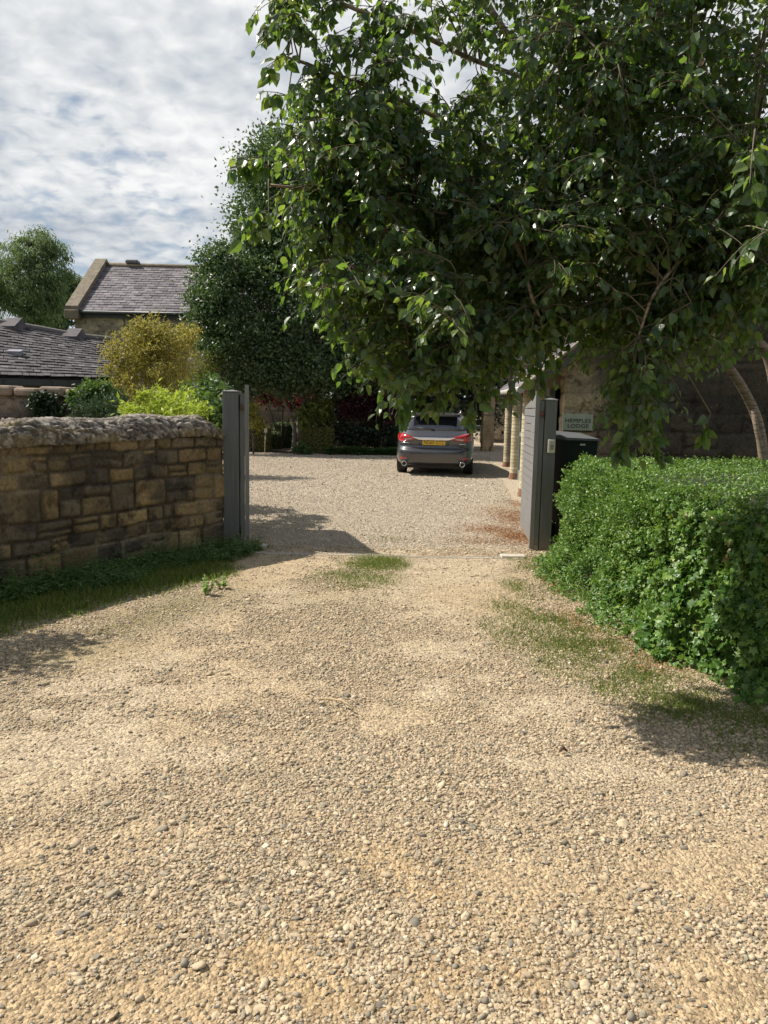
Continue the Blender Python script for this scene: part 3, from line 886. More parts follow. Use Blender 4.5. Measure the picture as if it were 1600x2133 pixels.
def gate_post(x0, x1, y0, y1, h, label, lean=0.0):
    e = empty('gate_post', ((x0 + x1) / 2, (y0 + y1) / 2, 0), 0, label, 'gate post', 'square grey gate posts')
    MB().bevel_box((x0, y0, -.1), (x1, y1, h), .006).build('post', paint, e)
    m = MB(); m.bevel_box((x0 - .006, y0 - .006, h + .001), (x1 + .006, y1 + .006, h + .016), .005)
    c = ((x0 + x1) / 2, (y0 + y1) / 2, h + .03)
    m.add([(x0 - .004, y0 - .004, h + .0165), (x1 + .004, y0 - .004, h + .0165), (x1 + .004, y1 + .004, h + .0165), (x0 - .004, y1 + .004, h + .0165), c], [(0, 1, 4), (1, 2, 4), (2, 3, 4), (3, 0, 4)])
    m.build('post_cap', paint2, e)
    return e


lp = gate_post(-1.772, -1.602, 8.40, 8.57, 1.68, 'square grey gate post standing at the end of the stone garden wall')
rp = gate_post(1.717, 1.845, 8.35, 8.50, 1.655, 'square grey gate post with a beige intercom on its front, by the ivy hedge')
ic = MB().bevel_box((1.757, 8.318, 1.095), (1.835, 8.3495, 1.245), .008).build('intercom', simple_mat('cream_plastic', (.50, .47, .36), .45, .05, 9, bumpk=0), rp)
MB().bevel_box((1.776, 8.309, 1.135), (1.816, 8.3178, 1.190), .003).build('button', simple_mat('grey_button', (.20, .20, .18), .4, .05, 9, bumpk=0), ic)
MB().bevel_box((1.770, 8.3115, 1.208), (1.822, 8.3178, 1.232), .002).build('speaker_grille', simple_mat('pale_panel', (.42, .41, .36), .5, .05, 9, bumpk=0), ic)


def gate(s, x_near, x_far, y0, y1, h0, h1, label):
    """an open gate leaf running back from its post; s = -1: slatted face looks left, 1: right"""
    e = empty('gate', (x_near, y0, 0), 0, label, 'gate', 'open slatted gate leaves')
    D = Vector((x_far - x_near, y1 - y0, 0)); Ln = D.length; D.normalize(); Nn = Vector((D.y, -D.x, 0)) * s      # towards the drive
    O = Vector((x_near, y0, 0))
    def bx(a0, a1, n0, n1, z0, z1, z0b=None, z1b=None, mb=None):
        z0b = z0 if z0b is None else z0b; z1b = z1 if z1b is None else z1b
        p = lambda a, n, z: O + D * a + Nn * n + Vector((0, 0, z))
        pts = [p(a0, n0, z0), p(a1, n0, z0b), p(a1, n1, z0b), p(a0, n1, z0), p(a0, n0, z1), p(a1, n0, z1b), p(a1, n1, z1b), p(a0, n1, z1)]
        if s > 0: pts = [pts[i] for i in (0, 3, 2, 1, 4, 7, 6, 5)]
        mb.hexa(pts)
    hh = lambda a: h0 + (h1 - h0) * a / Ln
    f = MB()
    bx(0, .06, -.047, 0, .0, h0 - .10, mb=f)                          # hanging stile
    bx(Ln - .06, Ln, -.047, 0, .06, h1 - .10, mb=f)
    for za, zb in ((.10, .20), (.78, .86)): bx(.06, Ln - .06, -.042, -.005, za, zb, mb=f)
    bx(.06, Ln - .06, -.042, -.005, h0 - .2, h0 - .11, h1 - .2, h1 - .11, mb=f)
    f.build('frame', paint, e)
    sl_ = MB(); nsl = 17
    for i in range(nsl):
        z0 = .07 + i * (h1 - .08) / nsl; z1 = z0 + (h1 - .08) / nsl - .009
        k = 1 + (h0 / h1 - 1) * .9
        bx(.051, Ln, .002, .021, z0, z1, z0, z1, mb=sl_)
    bx(.051, Ln, .002, .021, h1 - .006, h0 - .01, h1 - .006, h1 - .004, mb=sl_)
    sl_.build('slats', paint2, e)
    t_ = MB(); bx(-.004, .05, .002, .048, .03, h0, mb=t_); t_.build('end_board', paint2, e)
    b_ = MB(); bx(-.02, -.0015, -.044, -.010, h0 - .27, h0 - .215, mb=b_); bx(-.035, -.0205, -.04, -.022, h0 - .26, h0 - .225, mb=b_)
    b_.build('bracket', rusty, e)
    g_ = MB(); bx(-.012, -.0005, -.047, .0, .0, .075, mb=g_); g_.build('foot_plate', paint2, e)
    return e


gate(1, -1.541, -1.80, 8.44, 9.86, 1.765, 1.56, 'grey gate leaf folded back edge-on beside the stone wall post')
gate(-1, 1.660, 1.775, 8.36, 9.80, 1.755, 1.585, 'grey slatted gate leaf folded back against the buff brick piers')

conc = simple_mat('pale_concrete', (.46, .42, .34), .9, .2, 30, bumpk=.4)
a, b = gnd(517, 1150), gnd(1092, 1165)
tr = MB(); dd = (b - a).normalized(); nn = Vector((-dd.y, dd.x, 0))
NSEG = 40
zg = lambda v: float(height(np.array([v.x]), np.array([v.y]))[0])
for o, wd in ((0, .020), (.06, .012)):
    for i in range(NSEG):
        f, g2 = a.lerp(b, i / NSEG), a.lerp(b, (i + .995) / NSEG)
        q = [f + nn * o, g2 + nn * o, g2 + nn * (o + wd), f + nn * (o + wd)]
        tr.hexa([(v.x, v.y, -.05) for v in q] + [(v.x, v.y, zg(v) + .007) for v in q])
th_ = tr.build('threshold_strip', simple_mat('worn_steel', (.52, .47, .39), .7, .3, 20))
tag(th_, 'thin worn steel strip set in the gravel across the gateway', 'threshold')
for px, py, lab in ((531, 1139, 'small flat concrete pad at the foot of the gate by the stone wall'), (1068, 1161, 'small flat concrete pad at the foot of the gate by the hedge')):
    g = gnd(px, py)
    o = MB().bevel_box((g.x - .13, g.y - .07, -.04), (g.x + .13, g.y + .07, .028), .012).build('concrete_pad', conc)
    tag(o, lab, 'concrete pad', 'concrete pads below the gates')

# ------------------------------------------------------------------ the lodge on the right
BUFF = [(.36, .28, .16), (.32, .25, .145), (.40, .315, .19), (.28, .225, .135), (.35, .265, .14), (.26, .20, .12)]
lodge = empty('stone_lodge', (2.28, 10.2, 0), 0, 'low sandstone lodge with slate roof, brick piers and glazed bays beside the drive', 'building')
slate_m = island_mat('slate', [(0, (.13, .115, .125)), (.35, (.19, .168, .182)), (.7, (.24, .215, .23)), (1, (.31, .28, .285))], .62, .4, nscale=14, nvar=.3, bumpk=.3)
# frame of the lodge: x' along its drive side
LX, LY = 2.15, 10.2; ldir = Vector((.111, 1, 0)).normalized(); lper = Vector((ldir.y, -ldir.x, 0))
def lod(a, b, z): v = Vector((LX, LY, 0)) + ldir * a + lper * b; return Vector((v.x, v.y, z))
LLEN = 13.2; EZ, RIDGE_B, RZ = 2.12, 3.6, 5.1
ridge_z = lambda u: EZ + (RZ - EZ) * (1 - np.abs(u - RIDGE_B) / RIDGE_B)
ax, bx_ = lod(0, .19, 0), lod(0, 7.2, 0)
def soot_and_shade(c, U, Z):  # soot plus tree shade put into the stone colour, deeper away from the corner
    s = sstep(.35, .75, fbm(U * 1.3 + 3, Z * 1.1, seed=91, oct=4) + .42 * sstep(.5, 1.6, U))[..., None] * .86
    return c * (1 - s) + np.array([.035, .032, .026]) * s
masonry('front_wall', [(ax.x, ax.y), (bx_.x, bx_.y)], -.05, ridge_z, stone_m, lodge, .03, (.2, .32), (.28, .62), .012, .016, .012, BUFF, (.24, .19, .12), 21, .015, .12, side=1, stain=.5, base_col=soot_and_shade)
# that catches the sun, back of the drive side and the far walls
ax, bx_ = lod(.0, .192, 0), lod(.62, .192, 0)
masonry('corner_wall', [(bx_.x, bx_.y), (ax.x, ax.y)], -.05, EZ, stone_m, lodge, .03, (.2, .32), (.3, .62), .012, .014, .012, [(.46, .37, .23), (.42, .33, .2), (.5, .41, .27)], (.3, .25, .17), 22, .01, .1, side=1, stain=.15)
wl = MB()
q = [lod(.63, .30, -.05), lod(LLEN, .30, -.05), lod(LLEN, 7.2, -.05), lod(.12, 7.2, -.05)]
wl.hexa(q + [lod(.63, .30, EZ + .1), lod(LLEN, .30, EZ + .1), lod(LLEN, 7.2, EZ + .1), lod(.12, 7.2, EZ + .1)])
wl.build('rear_wall', simple_mat('lodge_render', (.27, .21, .13), .9, .3, 4, bumpk=.4), lodge)
# roof
rf = MB()
E0, E1, R0, R1 = lod(-.12, -.30, EZ - .25), lod(LLEN, -.30, EZ - .05), lod(-.12, RIDGE_B, RZ + .03), lod(LLEN, RIDGE_B, RZ + .03)
slates(rf, E0, E1, R0, R1, 48, 22, .014, .02)
W0, W1 = lod(-.12, 7.5, EZ - .25), lod(LLEN, 7.5, EZ - .05)
slates(rf, W1, W0, R1, R0, 48, 22, .014, .02)
rf.build('roof', slate_m, lodge)
ub = MB(); dn_ = Vector((0, 0, -.05))
ub.add([E0 + dn_, E1 + dn_, R1 + dn_, R0 + dn_, W0 + dn_, W1 + dn_], [(0, 1, 2, 3), (3, 2, 5, 4)])
ub.add([E0 + dn_ * .3, R0 + dn_ * .3, R0 + dn_ * 3, E0 + dn_ * 3, W0 + dn_ * .3, W0 + dn_ * 3], [(0, 1, 2, 3), (1, 4, 5, 2)])
ub.build('roof_boards', simple_mat('dark_boards', (.10, .085, .07), .8, .3, 10), lodge)
vt = MB(); vt.tube([E0 + Vector((0, -.01, .035)), R0 + Vector((0, -.01, .035)), W0 + Vector((0, -.01, .035))], .03, 8)
vt.tube([R0 + Vector((0, 0, .05)), R1 + Vector((0, 0, .05))], .07, 8)
vt.build('ridge_tiles', simple_mat('verge_mortar', (.40, .36, .30), .9, .3, 20), lodge)
gt = MB(); gt.tube([lod(.2, -.37, EZ - .30), lod(LLEN, -.37, EZ - .10)], .05, 8)
gt.build('gutter', simple_mat('pale_gutter', (.40, .39, .36), .5, .15, 6), lodge)
# lintel beam over the bays
lb = MB(); p0 = [lod(.63, -.06, 1.86), lod(LLEN, -.06, 1.98), lod(LLEN, .29, 1.98), lod(.63, .29, 1.86)]
lb.hexa(p0 + [lod(.63, -.06, EZ + .02), lod(LLEN, -.06, EZ + .14), lod(LLEN, .29, EZ + .14), lod(.63, .29, EZ + .02)])
lb.build('lintel_beam', simple_mat('lintel', (.36, .31, .22), .8, .2, 8), lodge)
brick_m = island_mat('buff_brick', [(0, (.44, .37, .24)), (.5, (.51, .43, .29)), (1, (.58, .50, .36))], .85, .25, nscale=30, nvar=.18, bumpk=.4)
terra = simple_mat('terracotta', (.24, .13, .08), .85, .3, 20, bumpk=.4)
mortar_m = simple_mat('pier_mortar', (.30, .255, .18), .9, .2, 20)
teal = simple_mat('bay_frame_paint', (.23, .29, .27), .4, .1, 8)
glass = simple_mat('bay_glass', (.10, .14, .14), .06, .2, 3, bumpk=0, spec=.7)
steel = simple_mat('dark_door_paint', (.08, .085, .085), .5, .15, 6)
piers = [1.35, 3.72, 7.20, 10.9]
for a in piers:
    # half-round brick pier: curved bricks course by course on a terracotta foot
    pr = MB(); R_ = .115; z = .14
    zt = 1.86 + .12 * (a - .63) / LLEN
    while z < zt - .02:
        h = min(.078, zt - z); tw_ = random.uniform(-.01, .01); rr = R_ * random.uniform(.985, 1.015)
        ring = []
        for k in range(11):
            th = math.pi * k / 10
            ring.append((a + tw_ + rr * math.cos(th), -.015 - .10 * rr / R_ * math.sin(th)))
        ring = [(a + R_, .12)] + ring + [(a - R_, .12)]
        b0 = [lod(x, y, z) for x, y in ring]; t0 = [lod(x, y, z + h - .009) for x, y in ring]
        nk = len(ring)
        pr.add(b0 + t0, [(i, i + 1, nk + i + 1, nk + i) for i in range(nk - 1)] + [tuple(range(nk))[::-1], tuple(range(nk, 2 * nk))])
        z += h
    p_ = pr.build('brick_pier', brick_m, lodge)
    c_ = MB(); rng_ = [(a + .102 * math.cos(math.pi * k / 10), -.010 - .090 * math.sin(math.pi * k / 10)) for k in range(11)]
    rng_ = [(a + .102, .11)] + rng_ + [(a - .102, .11)]; nk = len(rng_)
    c_.add([lod(x, y, -.05) for x, y in rng_] + [lod(x, y, zt - .001) for x, y in rng_], [(i, i + 1, nk + i + 1, nk + i) for i in range(nk - 1)])
    c_.build('pier_mortar', mortar_m, p_)
    f_ = MB()
    for zz0, zz1, rr in ((-.05, .06, .140), (.062, .137, .124)):
        ring = [(a + rr, .12)] + [(a + rr * math.cos(math.pi * k / 10), -.015 - rr * .9 * math.sin(math.pi * k / 10)) for k in range(11)] + [(a - rr, .12)]
        nk = len(ring)
        f_.add([lod(x, y, zz0) for x, y in ring] + [lod(x, y, zz1) for x, y in ring], [(i, i + 1, nk + i + 1, nk + i) for i in range(nk - 1)] + [tuple(range(nk, 2 * nk))])
    f_.build('pier_foot', terra, p_)
ends = [.63] + piers + [LLEN]
for i in range(len(ends) - 1):
    a0, a1 = ends[i] + (.14 if i else 0), ends[i + 1] - (.14 if i < len(ends) - 2 else 0)
    fr = MB(); zt = 1.86
    nd = max(1, round((a1 - a0) / 1.0)); wd = (a1 - a0) / nd
    for k in range(nd + 1):
        ac = min(max(a0 + k * wd, a0 + .04), a1 - .04)
        fr.hexa([lod(ac - .04, .05, 0), lod(ac + .04, .05, 0), lod(ac + .04, .13, 0), lod(ac - .04, .13, 0)] + [lod(ac - .04, .05, zt), lod(ac + .04, .05, zt), lod(ac + .04, .13, zt), lod(ac - .04, .13, zt)])
    for z0, z1 in ((.001, .22), (.98, 1.06), (zt - .1, zt - .002)):
        fr.hexa([lod(a0, .057, z0), lod(a1, .057, z0), lod(a1, .123, z0), lod(a0, .123, z0), lod(a0, .057, z1), lod(a1, .057, z1), lod(a1, .123, z1), lod(a0, .123, z1)])
    d_ = fr.build('glazed_bay', teal if i < 3 else steel, lodge)
    g_ = MB(); g_.hexa([lod(a0, .085, .05), lod(a1, .085, .05), lod(a1, .097, .05), lod(a0, .097, .05), lod(a0, .085, zt - .01), lod(a1, .085, zt - .01), lod(a1, .097, zt - .01), lod(a0, .097, zt - .01)])
    g_.build('glass', glass, d_)

# the name plate on the front wall
sx0, sz0 = at(1172, 896, 10.12), at(1236, 863, 10.12)
sg = empty('house_sign', ((sx0.x + sz0.x) / 2, 10.14, sx0.z), 0, 'pale green stone name plate lettered HEMPLES LODGE above the bin', 'sign')
MB().bevel_box((sx0.x, 10.11, sx0.z), (sz0.x, 10.17, sz0.z), .004).build('plate', simple_mat('sage_stone', (.36, .40, .28), .7, .12, 14, bumpk=.1), sg)
ink = simple_mat('dark_lettering', (.03, .035, .025), .7, .1, 10, bumpk=0)
for k, (txt, (px, py)) in enumerate((('HEMPLES', (1204, 880)), ('LODGE', (1204, 891)))):
    cu = bpy.data.curves.new('sign_text', 'FONT'); cu.body = txt; cu.size = .072; cu.align_x = 'CENTER'; cu.extrude = .0015; cu.space_character = 1.08
    to = bpy.data.objects.new('tmp_text', cu); C.objects.link(to)
    bpy.context.view_layer.update()
    me = bpy.data.meshes.new_from_object(to.evaluated_get(bpy.context.evaluated_depsgraph_get()))
    C.objects.unlink(to); bpy.data.objects.remove(to)
    p = at(px, py, 10.107)
    me.transform(Matrix.Translation((p.x, 10.107, p.z)) @ Matrix.Rotation(R(90), 4, 'X') @ Matrix.Diagonal((1.12, 1, 1, 1)))
    link('lettering', me, ink, sg)

# bin behind the hedge
bn = empty('bin', (2.15, 8.95, 0), 0, 'dark green bin with a sloping grey lid between the lodge wall and the hedge', 'bin')
x0, x1 = 2.05, 2.41
b_ = MB(); b_.hexa([(x0 + .03, 8.78, .06), (x1 - .03, 8.78, .06), (x1 - .03, 9.36, .06), (x0 + .03, 9.36, .06), (x0, 8.75, 1.22), (x1, 8.75, 1.22), (x1, 9.40, 1.22), (x0, 9.40, 1.22)])
b_.build('body', simple_mat('dark_green_plastic', (.010, .018, .015), .75, .2, 6, bumpk=.03, spec=.2), bn)
l_ = MB(); l_.hexa([(x0 - .012, 8.735, 1.222), (x1 + .012, 8.735, 1.222), (x1 + .012, 9.42, 1.222), (x0 - .012, 9.42, 1.222), (x0 - .012, 8.735, 1.252), (x1 + .012, 8.735, 1.242), (x1 - .05, 9.42, 1.290), (x0 - .0, 9.42, 1.31)])
l_.build('lid', simple_mat('grey_lid', (.09, .095, .10), .6, .12, 6, bumpk=.03), bn)
s_ = MB(); s_.bevel_box((2.21, 8.7435, 1.165), (2.27, 8.7478, 1.183), .001); s_.build('sticker', simple_mat('pale_sticker', (.42, .46, .36), .5, .1, 9, bumpk=0), bn)
for xx in (x0 + .02, x1 - .02): MB().tube([(xx - .02, 9.36, .10), (xx + .02, 9.36, .10)], .10, 16).build('wheel', simple_mat('bin_wheel', (.02, .02, .02), .7), bn)
ho = MB().tube([(x0 + .05, 9.45, 1.25), (x0 + .08, 9.50, 1.27), (x1 - .08, 9.50, 1.27), (x1 - .05, 9.45, 1.25)], .014, 8); ho.tube([(x0 + .05, 9.45, 1.25), (x0 + .05, 9.38, 1.23)], .014, 8); ho.tube([(x1 - .05, 9.45, 1.25), (x1 - .05, 9.38, 1.23)], .014, 8)
ho.build('handle', simple_mat('bin_handle', (.015, .025, .02), .5), bn)
# stone kerb slab at the hedge foot
g = gnd(1592, 1378)
ks = MB().bevel_box((g.x - .02, g.y - .12, -.03), (g.x + .55, g.y + .14, .05), .012).build('kerb_slab', conc)
tag(ks, 'grey stone slab just showing at the foot of the ivy hedge', 'slab')
# pier at the far end of the yard
fp = at(1014, 924, 29.0)
pe = empty('stone_pier', (fp.x, 29, 0), 0, 'sunlit sandstone wall end at the far end of the shaded yard', 'wall')
masonry('masonry', [(fp.x - .16, 29.0), (fp.x + .26, 29.0)], -.05, 2.3, stone_m, pe, .06, (.2, .3), (.3, .6), .012, .014, .012, [(.46, .35, .2), (.4, .3, .17)], (.28, .22, .14), 31, .01, .1, side=1, stain=.1)
masonry('side_face', [(fp.x - .16, 29.6), (fp.x - .16, 29.0)], -.05, 2.3, stone_m, pe, .06, (.2, .3), (.3, .6), .012, .014, .012, [(.46, .35, .2), (.4, .3, .17)], (.28, .22, .14), 32, .01, .1, side=1, stain=.1)
MB().bevel_box((fp.x - .2, 28.95, 2.302), (fp.x + .30, 29.65, 2.4), .02).build('coping', conc, pe)
# ------------------------------------------------------------------ houses beyond the wall
GREY = [(.33, .27, .195), (.28, .235, .175), (.37, .30, .21), (.25, .215, .165), (.31, .255, .19), (.39, .32, .22)]
hs = at(150, 645, 35.0); hr = at(212, 553, 38.6)
house = empty('stone_house', (hs.x, 35, 0), 0, 'tall stone house with purple grey slate roof and raised gable coping, left of the birch', 'house')
XL, XR = hs.x, hs.x + 11.0; EZ2, RZ2 = hs.z, hr.z
masonry('front_wall', [(XL + .02, 35.25), (XR, 35.25)], -.05, EZ2 - .06, stone_m, house, .06, (.16, .30), (.3, .8), .014, .012, .01, GREY, (.26, .225, .17), 41, .008, .2, side=1, stain=.25)
slope = lambda u: EZ2 + .1 + (RZ2 - EZ2) * (1 - np.abs(u - 3.35) / 3.35)
masonry('gable_wall', [(XL, 41.95), (XL, 35.25)], -.05, slope, stone_m, house, .09, (.16, .30), (.3, .8), .014, .012, .01, GREY, (.26, .225, .17), 42, .008, .2, side=1, stain=.25)
masonry('gable_wall', [(XR, 35.25), (XR, 41.95)], -.05, slope, stone_m, house, .12, (.16, .30), (.3, .8), .014, .012, .01, GREY, (.26, .225, .17), 43, .008, .2, side=1, stain=.25)
r_ = MB()
slates(r_, (XL + .25, 34.95, EZ2), (XR, 34.95, EZ2), (XL + .25, 38.6, RZ2), (XR, 38.6, RZ2), 30, 19, .02, .03, .05)
slates(r_, (XL + .25, 42.25, EZ2), (XR, 42.25, EZ2), (XL + .25, 38.6, RZ2), (XR, 38.6, RZ2), 31, 20, .02, .03)
r_.add([(XL + .2, 34.98, EZ2 - .03), (XR, 34.98, EZ2 - .03), (XR, 38.6, RZ2 - .03), (XL + .2, 38.6, RZ2 - .03), (XR, 42.2, EZ2 - .03), (XL + .2, 42.2, EZ2 - .03)], [(0, 1, 2, 3), (3, 2, 4, 5)])
slate2 = island_mat('purple_slate', [(0, (.105, .095, .105)), (.35, (.145, .132, .145)), (.7, (.175, .16, .17)), (1, (.225, .205, .215))], .75, .3, nscale=6, nvar=.25, bumpk=.3)
r_.build('roof', slate2, house)
cop = simple_mat('gable_stone', (.175, .145, .105), .9, .35, 5, bumpk=.5)
c_ = MB()
for (ya, za, yb, zb) in ((34.8, EZ2 - .05, 38.6, RZ2 + .12), (42.4, EZ2 - .05, 38.6, RZ2 + .12)):
    c_.hexa([(XL - .22, ya, za - .12), (XL + .34, ya, za - .12), (XL + .34, yb, zb - .12), (XL - .22, yb, zb - .12), (XL - .22, ya, za + .20), (XL + .34, ya, za + .20), (XL + .34, yb, zb + .20), (XL - .22, yb, zb + .20)])
c_.bevel_box((XL - .26, 34.72, EZ2 - .42), (XL + .38, 35.2, EZ2 - .02), .04)
c_.build('gable_coping', cop, house)
m_ = MB(); m_.tube([(XL + .3, 38.6, RZ2 + .03), (XL + 4, 38.6, RZ2 + .0), (XL + 7.5, 38.62, RZ2 + .02), (XR, 38.6, RZ2 + .03)], .13, 8); m_.build('ridge', cop, house)
vx = at(277, 553, 38.6).x
MB().bevel_box((vx - .3, 38.35, RZ2 + .08), (vx + .3, 38.85, RZ2 + .27), .06).build('ridge_vent', simple_mat('dark_lead', (.13, .13, .135), .6), house)
g_ = MB(); g_.tube([(XL + .35, 34.88, EZ2 - .10), (XR, 34.88, EZ2 - .10)], .075, 8); g_.box((XL + .3, 35.1, EZ2 - .30), (XR, 35.22, EZ2 - .06)); g_.build('gutter', simple_mat('black_gutter', (.035, .04, .05), .45), house)

# low slate outbuilding
ea, eb = at(0, 781, 16.0), at(232, 788, 17.3); ra, rb = at(0, 674, 19.0), at(240, 714, 20.6)
ex = lambda a, b, s: a + (b - a) * s
out = empty('outbuilding', (-5.5, 17.3, 0), 0, 'low outbuilding with a sagging dark slate roof and two ridge vents behind the garden wall', 'building')
e0, e1, r0, r1 = ex(ea, eb, -1.6), ex(ea, eb, 1.12), ex(ra, rb, -1.6), ex(ra, rb, 1.1)
o_ = MB(); slates(o_, e0, e1, r0, r1, 44, 18, .016, .028, .2)
dz = Vector((0, 0, -.04)); o_.add([e0 + dz, e1 + dz, r1 + dz, r0 + dz], [(0, 1, 2, 3)])
bk0, bk1 = Vector((2 * r0.x - e0.x, 2 * r0.y - e0.y, e0.z)), Vector((2 * r1.x - e1.x, 2 * r1.y - e1.y, e1.z))
slates(o_, bk1, bk0, r1, r0, 44, 18, .016, .028, .2); o_.add([bk0 + dz, bk1 + dz, r1 + dz, r0 + dz], [(0, 1, 2, 3)])
slate3 = island_mat('dark_slate', [(0, (.055, .05, .055)), (.5, (.08, .074, .08)), (.9, (.11, .10, .105)), (1, (.17, .16, .165))], .75, .3, nscale=7, nvar=.3, bumpk=.3)
o_.build('roof', slate3, out)
m_ = MB(); m_.tube([r0 + Vector((0, 0, .03))] + [ex(ra, rb, s) + Vector((0, 0, .03 + random.uniform(-.02, .02))) for s in np.linspace(-1.2, .9, 12)] + [r1 + Vector((0, 0, .03))], .09, 8); m_.build('ridge', simple_mat('ridge_stone', (.12, .11, .11), .85, .3, 8), out)
for px in (28, 152):
    s = px / 240.0; c = ex(ra, rb, s)
    v_ = MB(); w = .27
    a, b = c + Vector((-w, .05, .0)), c + Vector((w, .05, 0)); f0, f1 = c + Vector((-w * .75, -.42, -.34)), c + Vector((w * .75, -.42, -.34))
    v_.add([a + Vector((.1, 0, .20)), b + Vector((-.1, 0, .20)), f1 + Vector((0, 0, .30)), f0 + Vector((0, 0, .30)), a, b, f1, f0, a + Vector((.1, .45, -.2)), b + Vector((-.1, .45, -.2))], [(0, 3, 2, 1), (3, 7, 6, 2), (0, 4, 7, 3), (1, 2, 6, 5), (0, 1, 9, 8)])
    v_.build('ridge_vent', slate3, out)
q = e0.lerp(r0, .55); k_ = ex(ea, eb, .13).lerp(ex(ra, rb, .13), .38)
MB().hexa([k_ + Vector(v) for v in ((-.16, -.10, -.03), (.16, -.10, -.03), (.16, .06, .08), (-.16, .06, .08), (-.16, -.12, .07), (.16, -.12, .07), (.16, .06, .12), (-.16, .06, .12))]).build('roof_vent', simple_mat('lead', (.24, .24, .28), .5), out)
fb = MB(); n0 = Vector((.0, .12, 0))
fb.hexa([Vector((e0.x, e0.y + .12, .0)), Vector((e1.x, e1.y + .12, .0)), Vector((r1.x, r1.y, .0)), Vector((r0.x, r0.y, .0)), Vector((e0.x, e0.y + .12, e0.z - .05)), Vector((e1.x, e1.y + .12, e1.z - .05)), Vector((r1.x, r1.y, r1.z - .1)), Vector((r0.x, r0.y, r0.z - .1))])
fb.hexa([Vector((r0.x, r0.y + .01, .0)), Vector((r1.x, r1.y + .01, .0)), Vector((bk1.x, bk1.y - .12, .0)), Vector((bk0.x, bk0.y - .12, .0)), Vector((r0.x, r0.y + .01, r0.z - .1)), Vector((r1.x, r1.y + .01, r1.z - .1)), Vector((bk1.x, bk1.y - .12, bk1.z - .05)), Vector((bk0.x, bk0.y - .12, bk0.z - .05))])
fb.build('wall', simple_mat('dark_green_boards', (.10, .105, .075), .8, .35, 3, bumpk=.3), out)
f2 = MB()
for s in (-1.2, -.6, .0, .42, 1.0):
    c = ex(ea, eb, s); f2.box((c.x - .05, c.y + .02, 0), (c.x + .05, c.y + .11, c.z - .09))
f2.hexa([Vector((e0.x, e0.y + .02, e0.z - .20)), Vector((e1.x, e1.y + .02, e1.z - .20)), Vector((e1.x, e1.y + .10, e1.z - .20)), Vector((e0.x, e0.y + .10, e0.z - .20)), Vector((e0.x, e0.y + .02, e0.z - .06)), Vector((e1.x, e1.y + .02, e1.z - .06)), Vector((e1.x, e1.y + .10, e1.z - .06)), Vector((e0.x, e0.y + .10, e0.z - .06))])
f2.build('fascia', simple_mat('dark_fascia', (.035, .04, .04), .6, .3, 5), out)

# old wall between the two gardens
ow = empty('garden_wall', (-6, 12, 0), 0, 'old dark stone wall topped with pinkish rounded coping stones, under the outbuilding roof', 'wall')
zt = at(60, 824, 12.0).z
masonry('masonry', [(-10.5, 12.0), (-4.35, 12.15)], -.05, zt, stone_m, ow, .03, (.12, .22), (.2, .45), .014, .02, .012, [(.20, .16, .13), (.24, .19, .15), (.17, .145, .125), (.27, .205, .15)], (.2, .17, .14), 51, .02, .3, side=1, stain=.5)
c_ = MB(); x = -10.5
while x < -4.4:
    wd = random.uniform(.26, .42); y = 12.05 + (x + 10.5) * .024; hh = random.uniform(.11, .155)
    c_.bevel_box((x, y - .14, zt - .01), (min(x + wd - .012, -4.3), y + .34, zt + hh), .045, Matrix.Translation((0, random.uniform(-.015, .015), 0)))
    x += wd
c_.build('coping', simple_mat('pink_coping', (.28, .215, .16), .9, .35, 5, bumpk=.7), ow)
MB().box((-10.5, 12.22, -.05), (-4.36, 12.36, zt - .011)).build('back_face', simple_mat('old_stone', (.19, .16, .13), .9, .4, 6), ow)

# wall behind the planting at the end of the courtyard
bw = empty('boundary_wall', (-2, 30, 0), 0, 'shaded stone wall behind the clipped hedges at the end of the courtyard', 'wall')
masonry('masonry', [(-10, 29.5), (3.2, 30.5)], -.05, 1.75, stone_m, bw, .05, (.14, .24), (.25, .55), .014, .014, .01, GREY, (.24, .2, .15), 61, .012, .2, side=1, stain=.3)
MB().hexa([(-10, 29.53, 1.752), (3.2, 30.53, 1.752), (3.2, 30.95, 1.752), (-10, 29.95, 1.752), (-10, 29.45, 1.87), (3.2, 30.45, 1.87), (3.2, 30.95, 1.87), (-10, 29.95, 1.87)]).build('coping', cop, bw)

# house behind the lodge
hb = empty('stone_house', (7.5, 36, 0), 0, 'two storey stone house glimpsed through the leaves behind the lodge roof', 'house')
wpx = at(1065, 716, 36.0)
masonry('front_wall', [(4.4, 36.0), (14.5, 36.0)], -.05, 6.0, stone_m, hb, .09, (.2, .3), (.3, .7), .014, .012, .01, GREY, (.26, .22, .17), 71, .008, .15, side=1, stain=.25, holes=[(wpx.x - 4.4 - .5, wpx.x - 4.4 + .5, wpx.z - .7, wpx.z + .7)])
masonry('side_wall', [(4.4, 43.0), (4.4, 36.0)], -.05, lambda u: 6.0 + 2.9 * (1 - np.abs(u - 3.5) / 3.5), stone_m, hb, .12, (.2, .3), (.3, .7), .014, .012, .01, GREY, (.26, .22, .17), 72, .008, .15, side=1, stain=.25)
r_ = MB(); slates(r_, (4.2, 35.7, 5.95), (14.6, 35.7, 5.95), (4.2, 39.5, 8.95), (14.6, 39.5, 8.95), 26, 16, .02, .03); slates(r_, (4.2, 43.3, 5.95), (14.6, 43.3, 5.95), (4.2, 39.5, 8.95), (14.6, 39.5, 8.95), 26, 16, .02, .03)
r_.add([(4.2, 35.72, 5.92), (14.6, 35.72, 5.92), (14.6, 39.5, 8.92), (4.2, 39.5, 8.92), (14.6, 43.2, 5.92), (4.2, 43.2, 5.92)], [(0, 1, 2, 3), (3, 2, 4, 5)])
r_.build('roof', slate2, hb)
